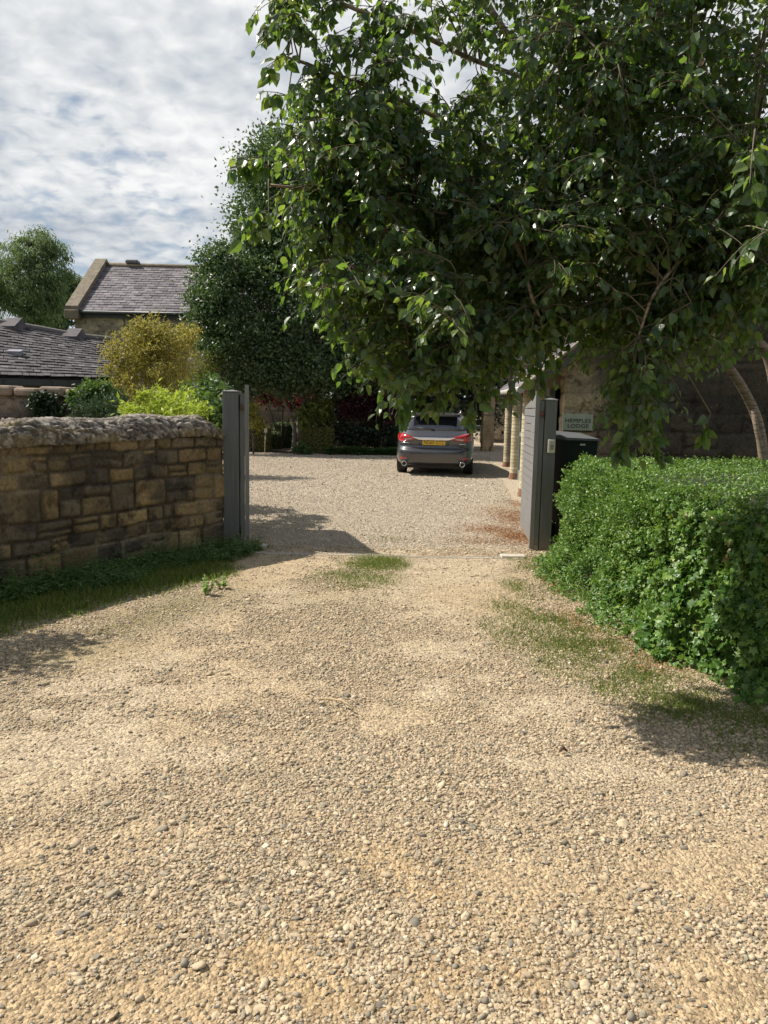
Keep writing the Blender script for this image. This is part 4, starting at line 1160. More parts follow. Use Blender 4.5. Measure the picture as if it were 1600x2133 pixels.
f_ = MB(); X0, X1, Z0, Z1 = wpx.x - .5, wpx.x + .5, wpx.z - .7, wpx.z + .7
for lo, hi in (((X0 - .03, 35.97, Z0 - .03), (X0 + .08, 36.1, Z1 + .03)), ((X1 - .08, 35.97, Z0 - .03), (X1 + .03, 36.1, Z1 + .03)), ((X0 + .081, 35.98, Z0 - .03), (X1 - .081, 36.09, Z0 + .08)), ((X0 + .081, 35.98, Z1 - .08), (X1 - .081, 36.09, Z1 + .03)), ((X0 + .081, 35.99, wpx.z - .03), (X1 - .081, 36.08, wpx.z + .03))): f_.box(lo, hi)
wn = f_.build('window', simple_mat('white_frame', (.6, .6, .57), .5, .05, 5), hb)
MB().box((X0, 36.04, Z0), (X1, 36.05, Z1)).build('pane', simple_mat('window_glass', (.03, .035, .045), .05, .1, 3, bumpk=0, spec=.8), wn)

# ------------------------------------------------------------------ planting
def leafy(name, dark, mid, lite, tr, tw=.25, rough=.5, spec=.4):
    return island_mat(name, [(0, dark), (.55, mid), (1, lite)], rough, spec, [(0, tuple(c * .7 for c in tr)), (1, tr)], tw)


bark_g = simple_mat('grey_bark', (.20, .175, .145), .85, .35, 9, bumpk=.5)
bark_d = simple_mat('dark_bark', (.07, .058, .045), .9, .35, 9, bumpk=.5)


def ell(px, py, Y, rx, ry, rz):
    p = at(px, py, Y); return ((p.x, p.y, p.z), (rx, ry, rz))


def tree(name, label, cat, trunks, ells, n, nclump, csize, size, mat, bark, group=None, limbs=30, limb_r=.03, shape=DIAMOND, **kw):
    b = trunks[0][0][0]
    e = empty(name, (b[0], b[1], 0), 0, label, cat, group)
    _, cen = foliage('crown', ells, n, nclump, csize, size, mat, e, shape, **kw)
    m = MB(); nodes_ = []
    for pts, r0, r1 in trunks:
        cp = curve_pts(pts, 6); m.tube(cp, taper(len(cp), r0, r1), 8); nodes_ += cp[len(cp) // 3:]
    for k in range(min(limbs, len(cen))):
        c = Vector(cen[k]); a = min(nodes_, key=lambda q: (q - c).length + max(0, q.z - c.z) * 1.5)
        md = a.lerp(c, .5) + Vector((random.gauss(0, .1), random.gauss(0, .1), .12 * (c - a).length))
        cp = curve_pts([a, md, c], 4); m.tube(cp, taper(len(cp), limb_r, limb_r * .25), 5)
    m.build('trunk', bark, e)
    return e


g0 = lambda px, py, Y=None: (lambda p: (p.x, p.y, 0))(gnd(px, py))
birch_leaf = leafy('mid_birch_leaf', (.036, .07, .03), (.062, .112, .042), (.12, .175, .07), (.16, .27, .05), .25, .42, .5)
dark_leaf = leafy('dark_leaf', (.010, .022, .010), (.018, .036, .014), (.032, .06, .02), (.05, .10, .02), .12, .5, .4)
T1 = [at(625, 880, 26.2), at(640, 800, 26.2), at(655, 650, 26.1), at(640, 450, 26.0), at(620, 330, 26)]
T2 = [at(612, 885, 26.0), at(588, 825, 25.9), at(565, 740, 25.8), at(555, 600, 25.9)]
T3 = [at(628, 885, 26.3), at(602, 815, 26.4), at(585, 700, 26.3), at(590, 500, 26.4), at(600, 400, 26.3)]
T4 = [at(645, 885, 26.6), at(668, 790, 26.7), at(700, 640, 26.8), at(740, 450, 27)]
for T in (T1, T2, T3, T4): T.insert(0, Vector((T[0].x, T[0].y, 0)))
tree('birch_tree', 'tall many stemmed birch with a dark glossy crown behind the clipped hedges', 'tree',
     [(T1, .13, .03), (T2, .09, .02), (T3, .09, .02), (T4, .13, .03)],
     [ell(600, 395, 26, 1.35, 1.7, 1.75), ell(575, 540, 26, 1.35, 1.6, 1.5), ell(735, 420, 27, 2.2, 2, 2.6), ell(690, 640, 26, 2.3, 2.0, 2.0), ell(800, 600, 27, 2.4, 2.0, 3.0), ell(545, 680, 25.6, 1.25, 1.3, 1.4), ell(625, 745, 25.6, 1.7, 1.4, .75), ell(700, 770, 25.5, 1.5, 1.3, .7), ell(575, 300, 26.2, .55, .7, .6), ell(560, 460, 26, 1.1, 1.4, 1.2), ell(555, 590, 25.8, 1.1, 1.3, 1.1), ell(540, 350, 26, .6, .8, .7), ell(520, 755, 25.3, 1.2, 1.2, .75), ell(600, 790, 25.6, 1.2, 1.0, .45), ell(760, 770, 26, 1.6, 1.3, .9), ell(500, 800, 25.4, .6, .8, .4), ell(680, 805, 26.6, 1.2, 1.0, .4)],
     120000, 980, .27, .115, birch_leaf, bark_g, limbs=110, limb_r=.035, surf=.42)
TB = [Vector((at(440, 800, 25).x, 25, 0)), at(440, 800, 25), at(448, 700, 25), at(455, 590, 25), at(450, 530, 25)]
TB2 = [Vector((at(440, 800, 25).x + .05, 25.1, 0)), at(446, 800, 25), at(425, 720, 24.9), at(412, 660, 24.9)]
tree('small_tree', 'smaller dark green tree with thin dark stems between yellow bamboo and tall birch', 'tree', [(TB, .07, .02), (TB2, .045, .012)],
     [ell(457, 600, 25, .80, .9, 1.15), ell(440, 670, 25, .62, .8, 1.0), ell(480, 700, 24.8, .75, .8, 1.1), ell(450, 545, 25, .45, .5, .5), ell(425, 620, 24.9, .35, .5, .6)],
     15000, 170, .22, .105, birch_leaf, bark_d, limbs=40, limb_r=.018, surf=.45)
TC = [Vector((at(900, 800, 31).x, 31, 0)), at(900, 800, 31), at(905, 600, 31), at(900, 400, 31)]
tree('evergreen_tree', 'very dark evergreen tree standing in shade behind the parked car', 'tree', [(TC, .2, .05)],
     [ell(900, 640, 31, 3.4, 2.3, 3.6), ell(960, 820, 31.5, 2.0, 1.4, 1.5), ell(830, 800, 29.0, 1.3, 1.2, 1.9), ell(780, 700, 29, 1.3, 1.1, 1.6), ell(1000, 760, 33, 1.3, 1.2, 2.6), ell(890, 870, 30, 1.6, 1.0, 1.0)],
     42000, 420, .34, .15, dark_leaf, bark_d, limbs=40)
# far trees on the left
far_leaf = leafy('far_leaf', (.10, .145, .08), (.15, .205, .10), (.22, .27, .125), (.3, .42, .12), .3, .6, .3)
far_leaf2 = leafy('far_dark_leaf', (.07, .115, .07), (.10, .15, .085), (.14, .19, .10), (.2, .3, .1), .25, .6, .3)
def TT(px, Y, top): b = at(px, 690, Y); return [Vector((b.x, Y, 0)), b, at(px + 3, (690 + top) / 2, Y), at(px, top, Y)]
tree('willow_tree', 'tall feathery pale green tree at the left edge beyond the outbuilding', 'tree', [(TT(60, 58, 500), .28, .05), (TT(72, 58.5, 520), .2, .04)],
     [ell(70, 540, 58, 2.4, 2, 2.3), ell(30, 590, 57, 2.4, 2, 2.6), ell(100, 590, 58, 1.7, 1.6, 2.2), ell(-40, 600, 58, 2.6, 2, 3), ell(95, 505, 58, .8, .8, .9), ell(70, 650, 58, 2.2, 1.8, 1.6)],
     30000, 420, .28, .30, far_leaf, bark_d, limbs=50, limb_r=.07, shape=LANCE, droop=1.1, surf=.5)
tree('far_tree', 'small rounded dark tree just left of the stone house gable', 'tree', [(TT(140, 64, 580), .2, .05)],
     [ell(145, 615, 64, 1.1, 1.1, 1.5), ell(125, 640, 64, 1.3, 1.1, 1.7), ell(152, 590, 64, .45, .5, .6), ell(105, 660, 63, 1.4, 1, 1.4)], 9000, 150, .26, .24, far_leaf2, bark_d, limbs=25, limb_r=.05, surf=.5)

def shrub(name, label, ells, n, nclump, csize, size, mat, shape=DIAMOND, stems=14, sr=.012, bark=None, cat='shrub', group=None, **kw):
    c = np.mean([e[0] for e in ells], axis=0)
    e = empty(name, (c[0], c[1], 0), 0, label, cat, group)
    _, cen = foliage('foliage', ells, n, nclump, csize, size, mat, e, shape, **kw)
    m = MB()
    for k in range(min(stems, len(cen))):
        q = Vector(cen[k]); b = Vector((c[0] + (q.x - c[0]) * .35 + random.gauss(0, .05), c[1] + (q.y - c[1]) * .35 + random.gauss(0, .05), -.02))
        cp = curve_pts([b, b.lerp(q, .5) + Vector((0, 0, .1 * q.z)), q], 5); m.tube(cp, taper(len(cp), sr, sr * .35), 5)
    m.build('stems', bark or bark_d, e)
    return e


yel = leafy('golden_bamboo_leaf', (.17, .155, .035), (.27, .24, .055), (.42, .37, .10), (.55, .50, .09), .35, .5, .35)
yel2 = leafy('olive_bamboo_leaf', (.07, .085, .02), (.12, .135, .03), (.22, .22, .05), (.30, .34, .05), .3, .5, .35)
culm = simple_mat('bamboo_culm', (.30, .24, .08), .5, .3, 14)
bm1 = shrub('bamboo', 'big golden yellow bamboo clump between the outbuilding and the small tree', [ell(310, 760, 16.80, 0.864, 0.780, 0.864), ell(265, 770, 16.80, 0.540, 0.600, 0.744), ell(360, 740, 17.04, 0.540, 0.600, 0.744), ell(325, 700, 16.80, 0.480, 0.480, 0.504), ell(290, 720, 16.80, 0.420, 0.480, 0.480), ell(388, 700, 17.04, 0.192, 0.240, 0.384), ell(305, 830, 16.56, 0.840, 0.720, 0.360), ell(292, 672, 16.80, 0.144, 0.180, 0.168), ell(322, 664, 16.80, 0.108, 0.120, 0.264), ell(345, 685, 16.80, 0.120, 0.120, 0.300), ell(392, 680, 17.04, 0.108, 0.120, 0.360), ell(235, 740, 16.80, 0.240, 0.240, 0.420)], 11000, 330, .095, .095, yel, LANCE, 46, .012, culm, 'bamboo', droop=.5, surf=.5, wid=1.25)
shrub('bamboo', 'thin olive green bamboo stand right of the golden clump, before the small tree', [ell(425, 780, 24.30, 0.549, 0.549, 0.707), ell(440, 745, 24.30, 0.393, 0.471, 0.549), ell(410, 800, 24.30, 0.471, 0.471, 0.471)], 2000, 70, .15, .13, yel2, LANCE, 26, .010, culm, 'bamboo', droop=.5, surf=.5, wid=1.2)
lime = leafy('lime_leaf', (.20, .27, .03), (.33, .40, .05), (.48, .52, .10), (.55, .70, .08), .35, .45, .4)
shrub('lime_shrub', 'bright lime green shrub catching the sun just over the garden wall', [ell(335, 850, 9.6, .36, .36, .20), ell(385, 862, 9.4, .26, .3, .14), ell(295, 858, 9.7, .20, .3, .16), ell(345, 840, 10.2, .35, .5, .22), ell(345, 900, 9.9, .45, .5, .3), ell(345, 1000, 9.9, .4, .5, .4)], 6000, 130, .06, .075, lime, LANCE, 16, .008, droop=0, surf=.45, wid=1.7)
conf = leafy('juniper_leaf', (.03, .055, .03), (.05, .085, .04), (.09, .13, .055), (.1, .18, .05), .15, .6, .3)
shrub('juniper', 'low feathery dark juniper between the old wall and the lime green shrub', [ell(220, 850, 10.8, .36, .4, .22), ell(175, 862, 10.8, .32, .4, .20), ell(245, 875, 10.4, .25, .3, .2), ell(205, 920, 10.8, .5, .5, .4)], 8000, 120, .07, .06, conf, LANCE, 12, .01, droop=-.2, surf=.5)
midg = leafy('unseen_shrub_leaf', (.03, .065, .02), (.055, .105, .03), (.12, .19, .05), (.2, .35, .05), .25, .5, .4)
shrub('climber', 'mid green climber spilling over the pinkish wall coping beside the juniper', [ell(195, 815, 12, .22, .2, .10), ell(215, 812, 12.1, .2, .2, .10), ell(180, 828, 11.95, .25, .15, .12)], 2600, 60, .05, .065, midg, DIAMOND, 8, .008, surf=.5)
shrub('ivy', 'dark ivy patch hanging on the face of the old wall with pinkish coping', [ell(100, 850, 11.93, .24, .06, .18), ell(75, 835, 11.93, .2, .06, .1), ell(110, 875, 11.9, .3, .06, .16)], 2600, 60, .05, .06, dark_leaf, DIAMOND, 8, .006, cat='ivy', surf=.5)
shrub('laurel', 'dark green leafy shrub between lime shrub and the wall side gate post', [ell(440, 840, 10.6, .26, .4, .20), ell(428, 815, 11, .18, .3, .14), ell(450, 860, 10.2, .22, .3, .22), ell(380, 880, 11.4, .55, .5, .4), ell(400, 1000, 11.2, .5, .5, .45)], 6500, 120, .08, .08, midg, DIAMOND, 14, .01, surf=.5)
# a shrub out of frame, over the wall at the left, whose shade falls on the drive
shrub('unseen_shade_shrub', 'unseen rounded green shrub over the garden wall nearer the road, shading the drive', [((-4.75, 5.35, 1.45), (.65, .6, .9)), ((-4.02, 5.12, 2.12), (.45, .4, .38)), ((-4.55, 4.6, 1.7), (.5, .7, .7)), ((-4.85, 3.6, 1.75), (.6, .8, .75)), ((-5.35, 2.4, 1.7), (.6, .9, .8))], 14000, 260, .09, .08, midg, DIAMOND, 14, .012, surf=.5)

red = leafy('red_maple_leaf', (.07, .014, .014), (.13, .022, .02), (.24, .045, .035), (.34, .05, .04), .25, .5, .35)
dred = leafy('dark_red_leaf', (.028, .008, .012), (.05, .012, .017), (.08, .018, .022), (.12, .02, .02), .2, .5, .35)
def stemtree(px, Y, top, sp=.25):
    b = at(px, 900, Y); b = Vector((b.x, Y, 0)); tp = at(px, top, Y)
    return [([b, b.lerp(tp, .5) + Vector((sp * s, 0, 0)), tp + Vector((sp * 2.2 * s, 0, 0))], .035, .01) for s in (-1, .2, 1)]
tree('maple', 'small bright red Japanese maple in front of the shaded stone wall', 'tree', stemtree(585, 27.0, 820), [ell(575, 826, 26.8, .85, .6, .26), ell(615, 842, 26.8, .5, .5, .16), ell(545, 818, 26.8, .4, .5, .26), ell(640, 808, 27.4, .6, .5, .3)], 2300, 90, .12, .10, red, bark_d, limbs=30, limb_r=.014, surf=.5)
tree('maple', 'dark purple red maple in deep shade just left of the parked car', 'tree', stemtree(785, 26.0, 820, .3), [ell(780, 815, 26, .85, .8, .75), ell(765, 770, 26, .5, .5, .4), ell(735, 850, 25.8, .5, .5, .35), ell(800, 870, 25.8, .55, .6, .6)], 8000, 150, .15, .10, dred, bark_d, limbs=30, limb_r=.014, surf=.45)
olive = leafy('olive_gold_leaf', (.16, .16, .03), (.26, .25, .05), (.36, .34, .08), (.5, .5, .08), .35, .5, .35)
shrub('golden_shrub', 'small golden green shrub lit by a patch of sun between the two red maples', [ell(722, 822, 26.6, .42, .4, .17), ell(708, 832, 26.6, .25, .3, .14)], 1500, 40, .07, .09, olive, DIAMOND, 8, .01, surf=.5)
fats = leafy('fatsia_leaf', (.06, .10, .02), (.13, .17, .035), (.24, .25, .06), (.35, .4, .07), .3, .45, .4)
shrub('fatsia', 'drooping broad leaved green shrub standing behind the square clipped hedge', [ell(662, 858, 25.9, .42, .4, .34), ell(640, 868, 25.8, .25, .3, .2) ], 1000, 90, .10, .22, fats, LANCE, 12, .014, droop=.6, surf=.5, wid=1.5)
shrub('variegated_shrub', 'pale variegated shrub beside the gate leaf, behind the wall end', [ell(526, 862, 24.5, .22, .3, .35), ell(536, 888, 24.3, .3, .3, .12)], 900, 40, .07, .09, olive, DIAMOND, 7, .01, surf=.5)
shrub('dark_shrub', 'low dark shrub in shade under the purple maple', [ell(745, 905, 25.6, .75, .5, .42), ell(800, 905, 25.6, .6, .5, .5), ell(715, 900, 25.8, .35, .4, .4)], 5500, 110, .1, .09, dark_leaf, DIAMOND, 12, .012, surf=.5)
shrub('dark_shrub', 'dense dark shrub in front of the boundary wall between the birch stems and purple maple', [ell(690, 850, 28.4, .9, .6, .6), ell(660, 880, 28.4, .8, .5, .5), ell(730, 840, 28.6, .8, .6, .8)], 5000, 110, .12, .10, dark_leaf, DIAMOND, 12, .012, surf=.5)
# ground cover along the bed
n = 3200; gxx = -1.9 + rng.random(n) * 2.6; gyy = 24.75 + rng.random(n) * .8
P, A, N, S = weed_arrays(gxx, gyy, .12 + .2 * fbm(gxx * 2, gyy * 2, seed=71), 4, .085)
gc_ = leaves('ground_cover', P, A, N, S, DIAMOND, midg, None); tag(gc_, 'low leafy ground cover along the edge of the bed left of the car', 'ground cover', kind='stuff')
sp_ = gnd(628, 947)
shrub('seedling', 'small leafy plant seeded at the corner of the square clipped hedge', [((sp_.x, sp_.y, .2), (.22, .15, .18)), ((sp_.x + .2, sp_.y, .1), (.2, .15, .08))], 420, 20, .05, .09, midg, DIAMOND, 6, .008, cat='plant', surf=.5)

# clipped box hedges
box_m = leafy('box_leaf', (.045, .08, .026), (.07, .11, .033), (.11, .15, .045), (.14, .24, .05), .15, .55, .35)
box_y = leafy('box_leaf_olive', (.10, .11, .03), (.155, .16, .042), (.21, .21, .06), (.25, .30, .06), .15, .55, .35)
core = simple_mat('hedge_core', (.03, .03, .018), .95, .4, 10)
def clipped(label, x0, x1, y0, y1, h, mat, n=9000):
    e = empty('clipped_hedge', ((x0 + x1) / 2, (y0 + y1) / 2, 0), 0, label, 'hedge', 'clipped box hedges')
    MB().box((x0 + .06, y0 + .06, -.02), (x1 - .06, y1 - .06, h - .06)).build('core', core, e)
    w, d = x1 - x0, y1 - y0; ar = np.array([w * h, w * h, d * h, d * h, w * d]); f = rng.choice(5, n, p=ar / ar.sum()); a, b = rng.random(n), rng.random(n)
    P = np.stack([np.where(f < 2, x0 + a * w, np.where(f == 2, x0, np.where(f == 3, x1, x0 + a * w))), np.where(f == 0, y0, np.where(f == 1, y1, y0 + (b if False else rng.random(n)) * d)), np.where(f == 4, h, b * h)], 1) + rng.normal(size=(n, 3)) * .018
    nor = np.stack([np.where(f == 2, -1., np.where(f == 3, 1., 0)), np.where(f == 0, -1., np.where(f == 1, 1., 0)), np.where(f == 4, 1., 0)], 1)
    leaves('foliage', P, rand_dirs(n) + nor * .3, nor + rand_dirs(n) * .7, .045 + .035 * rng.random(n), DIAMOND, mat, e)


q = at(519, 900, 25.4).x; clipped('clipped hedge block partly hidden by the gate, beside the white topped stake', q - .9, at(555, 900, 25.4).x, 25.4, 26.4, at(540, 893, 25.4).z, box_y)
clipped('tallest clipped hedge block, standing back between the other two', at(573, 900, 27.6).x, at(629, 900, 27.6).x, 27.6, 28.5, at(600, 884, 27.6).z, box_m)
clipped('square clipped hedge block in front of the broad leaved shrub', at(629, 900, 25.3).x, at(692, 900, 25.3).x, 25.3, 26.25, at(660, 895, 25.3).z, box_y)
clipped('low clipped hedge behind the white topped stake', at(553, 900, 26.6).x, at(574, 900, 26.6).x, 26.6, 27.4, at(563, 903, 26.6).z, box_m, 4000)
st = at(551, 942, 25.1); tp = at(553.5, 893, 25.1)
e = empty('marker_stake', (st.x, 25.1, 0), 0, 'thin pale stake with a white top in front of the hedges', 'stake')
MB().tube([(st.x, 25.1, -.05), (tp.x, 25.1, tp.z - .12)], .018, 8).build('stake', simple_mat('stake_wood', (.36, .33, .26), .7, .2, 12), e)
MB().bevel_box((tp.x - .045, 25.06, tp.z - .13), (tp.x + .045, 25.14, tp.z + .02), .012).build('cap', simple_mat('white_paint', (.72, .68, .56), .5, .08, 12), e)
# ------------------------------------------------------------------ ivy hedge on the right
OUT = [(6.2, 3.55), (4.0, 3.6), (2.9, 3.75), (2.28, 4.02), (1.97, 4.5), (1.80, 5.4), (1.73, 6.4), (1.67, 7.15), (1.80, 7.74), (2.2, 8.05), (4.0, 8.15), (6.2, 8.2)]
oc = np.array(smooth_path(OUT, 12)); Lc = np.concatenate([[0], np.cumsum(np.hypot(*(oc[1:] - oc[:-1]).T))])
def outline(u):
    x = np.interp(u, Lc, oc[:, 0]); y = np.interp(u, Lc, oc[:, 1]); e = .06
    tx = np.interp(u + e, Lc, oc[:, 0]) - np.interp(u - e, Lc, oc[:, 0]); ty = np.interp(u + e, Lc, oc[:, 1]) - np.interp(u - e, Lc, oc[:, 1]); l = np.hypot(tx, ty)
    return x, y, -ty / l * -1, tx / l * -1                            # outward normal
def hedge_top(x, y): return 1.06 + (fbm(x * 2.2, y * 2.2, seed=81) - .5) * .09 - .05 * sstep(6.5, 4.0, y)
def inset(v): return .02 + .17 * v + .08 * sstep(.86, 1.0, v) - .15 * (1 - sstep(0, .12, v))
hedge = empty('ivy_hedge', (1.75, 6, 0), 0, 'broad clipped hedge grown over with bright green ivy on the right of the gateway', 'hedge')
def hsurf(u, v, extra=0.0):
    x, y, nx_, ny_ = outline(u)
    b = (fbm(u * 2.0, v * 2.4, seed=82) - .5) * .20 + (fbm(u * 7, v * 7, seed=83) - .5) * .30
    o = -inset(v) + b * (1 - .4 * v) + extra
    ht = hedge_top(x, y); z = v * ht
    return np.stack([x + nx_ * o, y + ny_ * o, z], 1), np.stack([nx_, ny_, np.full_like(nx_, .25)], 1)
# check which way is out
u_t = np.array([Lc[-1] * .5]); p_, n_ = hsurf(u_t, np.array([.5]))
if n_[0, 0] > 0: _o = outline; outline = lambda u: (lambda r: (r[0], r[1], -r[2], -r[3]))(_o(u))
U, V = np.meshgrid(np.linspace(0, Lc[-1], 160), np.linspace(0, 1, 14))
cp_, _ = hsurf(U.ravel(), V.ravel(), -.09); cp_[:, 2] -= .05
idx = np.arange(U.size).reshape(U.shape); F = np.stack([idx[:-1, :-1].ravel(), idx[:-1, 1:].ravel(), idx[1:, 1:].ravel(), idx[1:, :-1].ravel()], 1)
top_ring = cp_[idx[-1]]; ctr = np.array([[4.2, 5.9, 1.0]])
allv = np.concatenate([cp_, ctr]); tf = np.array([[idx[-1, k], idx[-1, k + 1], len(cp_), len(cp_)] for k in range(U.shape[1] - 1)])
me = bpy.data.meshes.new('core'); me.from_pydata([tuple(v) for v in allv], [], [tuple(f) for f in F] + [tuple(f[:3]) for f in tf]); me.update()
link('core', me, core, hedge)
n = 70000
u = Lc[-1] * np.where(rng.random(n) < .2, .02 + .30 * rng.random(n), .28 + .56 * rng.random(n)); v = rng.random(n) ** .9
P, N = hsurf(u, v, 0.0); P += N * rng.normal(size=(n, 1)) * .028
yy = P[:, 1]
ivy_l = island_mat('ivy_leaf', [(0, (.040, .10, .018)), (.4, (.075, .165, .028)), (.75, (.13, .235, .04)), (.97, (.20, .30, .06)), (1, (.20, .09, .05))], .42, .45, [(0, (.12, .28, .025)), (1, (.28, .46, .05))], .28)
small = (rng.random(n) < np.clip((yy - 4.6) / 2.0, 0, .95)) | (v > .93)
A = N * .35 + rand_dirs(n) * .8 + np.array([0, 0, -.45]); NN = N + rand_dirs(n) * .55 + np.array([0, 0, .45])
S1 = (.020 + .030 * rng.random(n)) * (1 + .25 * (yy < 5)); S2 = .016 + .017 * rng.random(n)
big = ~small
k2 = np.arange(n)[big]; k2 = k2[rng.random(len(k2)) < .9]
leaves('ivy_leaves', P[k2], A[k2], NN[k2], S1[k2], IVY, ivy_l, hedge)
# small leaved top growth
m = 42000; x = 1.6 + rng.random(m) * 4.4; y = 3.7 + rng.random(m) * 4.4
k = rng.random(m) < np.clip(1.25 - .35 * (x - 1.6), .25, 1); x, y = x[k], y[k]
# inside the outline
ins = np.zeros(len(x), bool); px0, py0 = oc[:, 0], oc[:, 1]
x1, y1 = np.roll(px0, -1), np.roll(py0, -1)
for a, b, c, d in zip(px0, py0, x1, y1):
    if b == d: continue
    ins ^= ((b > y) != (d > y)) & (x < (c - a) * (y - b) / (d - b) + a)
x, y = x[ins], y[ins]; dmin = np.full(len(x), 9.)
for a, b in oc[::3]: dmin = np.minimum(dmin, np.hypot(x - a, y - b))
k = dmin > .17; x, y = x[k], y[k]; m = len(x)
Pt = np.stack([x, y, hedge_top(x, y) - .012 + np.abs(rng.normal(size=m)) * .022], 1)
Ps = np.concatenate([P[small], P[small] + rng.normal(size=(small.sum(), 3)) * .02, Pt]); ns = len(Ps)
Ns = np.concatenate([N[small], N[small], np.tile([[0, 0, 1.]], (m, 1))])
box_l = island_mat('hedge_small_leaf', [(0, (.05, .12, .024)), (.45, (.095, .19, .036)), (.8, (.16, .27, .055)), (1, (.27, .35, .08))], .42, .45, [(0, (.14, .30, .03)), (1, (.30, .48, .06))], .28)
leaves('small_leaves', Ps, Ns * .5 + rand_dirs(ns) * .9, Ns * .8 + rand_dirs(ns) * .8 + np.array([0, 0, .3]), .014 + .015 * rng.random(ns), OVATE, box_l, hedge)
# sprays standing out of the hedge
m = 900; u = Lc[-1] * (.42 + .40 * rng.random(m)); v = .55 + .45 * rng.random(m); Pp, Np = hsurf(u, v, .04)
kk = 9; Pq = np.repeat(Pp, kk, 0) + np.repeat(Np * .05 + np.array([0, 0, .05]), kk, 0) * rng.random((m * kk, 1)) + rng.normal(size=(m * kk, 3)) * .010
leaves('shoots', Pq, np.repeat(Np, kk, 0) * .4 + rand_dirs(m * kk) + np.array([0, 0, .3]), rand_dirs(m * kk) + np.array([0, 0, .6]), .014 + .014 * rng.random(m * kk), OVATE, box_l, hedge)

# ------------------------------------------------------------------ the big tree over the gateway
S1 = [at(1604, 1130, 8.0), at(1594, 985, 8.0), at(1579, 880, 7.95), at(1545, 805, 7.85), at(1508, 750, 7.7), at(1440, 640, 7.2), at(1330, 480, 6.8), at(1205, 260, 6.4), at(1150, 180, 6.2), at(1045, 55, 6.0), at(950, -120, 5.9), at(900, -300, 5.8)]
S2 = [at(1640, 1130, 8.1), at(1625, 900, 8.1), at(1602, 745, 8.0), at(1550, 688, 7.9), at(1480, 540, 7.6), at(1500, 300, 7.1), at(1440, 60, 6.8), at(1380, -200, 6.8), at(1350, -500, 6.8)]
S3 = [at(1606, 1130, 7.9), at(1590, 965, 7.85), at(1575, 890, 7.85), at(1568, 850, 7.9), at(1560, 830, 7.95)]
S4 = [at(1720, 1130, 8.2), at(1720, 800, 8.1), at(1700, 400, 7.6), at(1760, 0, 7.2), at(1720, -400, 7)]
for S in (S1, S2, S3, S4): S.insert(0, Vector((S[0].x - .01, S[0].y, -.05)))
BR = [[at(1440, 640, 7.2), at(1250, 520, 6.3), at(1050, 470, 5.6), at(850, 430, 5.2), at(690, 400, 5.0), at(560, 385, 4.9)],
      [at(1508, 750, 7.7), at(1380, 660, 6.6), at(1180, 620, 5.6), at(1000, 660, 5.1), at(880, 740, 4.9), at(800, 800, 4.8)],
      [at(1330, 480, 6.8), at(1100, 350, 5.9), at(900, 240, 5.5), at(740, 170, 5.3), at(600, 120, 5.2)],
      [at(1150, 180, 6.2), at(1000, 130, 5.7), at(850, 60, 5.4), at(700, 0, 5.2), at(620, -80, 5.2)],
      [at(1550, 688, 7.9), at(1480, 560, 6.2), at(1450, 520, 5.2), at(1370, 600, 4.8), at(1330, 700, 4.8)],
      [at(1480, 540, 7.6), at(1540, 420, 6.2), at(1560, 340, 5.3), at(1570, 330, 4.8)],
      [at(1480, 540, 7.6), at(1540, 520, 6), at(1540, 500, 5.2), at(1490, 540, 4.9)],
      [at(1050, 470, 5.6), at(900, 560, 5.1), at(760, 590, 4.9), at(680, 620, 4.8)],
      [at(1500, 300, 7.1), at(1400, 200, 6), at(1300, 150, 5.4), at(1200, 60, 5)],
      [at(1440, 60, 6.8), at(1250, -50, 6), at(1050, -150, 5.6), at(850, -220, 5.4)],
      [at(1700, 400, 7.6), at(1800, 300, 6.2), at(1900, 350, 5)],
      [at(1100, 350, 5.9), at(1150, 420, 5.3), at(1100, 560, 4.9), at(1130, 680, 4.9)]]
BR = [[p if i == 0 else Vector((0, 0, CAM_H)).lerp(p, 1 - .19 * min(1, i / 2)) for i, p in enumerate(B)] for B in BR]
tr_e = empty('birch_tree', (S1[0].x, S1[0].y, 0), 0, 'big leafy birch with pale curving stems overhanging the gateway from behind the ivy hedge', 'tree')
tb = MB(); nodes_ = []
pale_bark = None
for S, a, b in ((S1, .060, .018), (S2, .075, .02), (S3, .035, .02), (S4, .08, .03)):
    cp = curve_pts(S, 6); tb.tube(cp, taper(len(cp), a, b), 10); nodes_ += cp[len(cp) // 3:]
for B in BR:
    cp = curve_pts(B, 6); tb.tube(cp, taper(len(cp), .018, .006), 6); nodes_ += cp
def bark_mat():
    m, t, b, out, vec = mat_start('pale_birch_bark')
    mp = t.n('ShaderNodeMapping'); mp.inputs['Scale'].default_value = (1, 1, 6); t.l(vec, mp.inputs[0])
    n = t.noise(mp.outputs[0], 9, 5, .65); n2 = t.noise(vec, 3, 4, .6)
    r = t.ramp(n, [(.36, (.09, .065, .045)), (.50, (.27, .205, .15)), (.8, (.36, .29, .22))])
    r2 = t.ramp(n2, [(.3, (.7, .68, .66)), (.7, (1.1, 1.08, 1.05))])
    t.l(t.mix(1.0, r.outputs[0], r2.outputs[0], 'MULTIPLY'), b.inputs['Base Color']); b.inputs['Roughness'].default_value = .7
    bump(t, b, n, .4, .006)
    return m
tb.build('trunk', bark_mat(), tr_e)
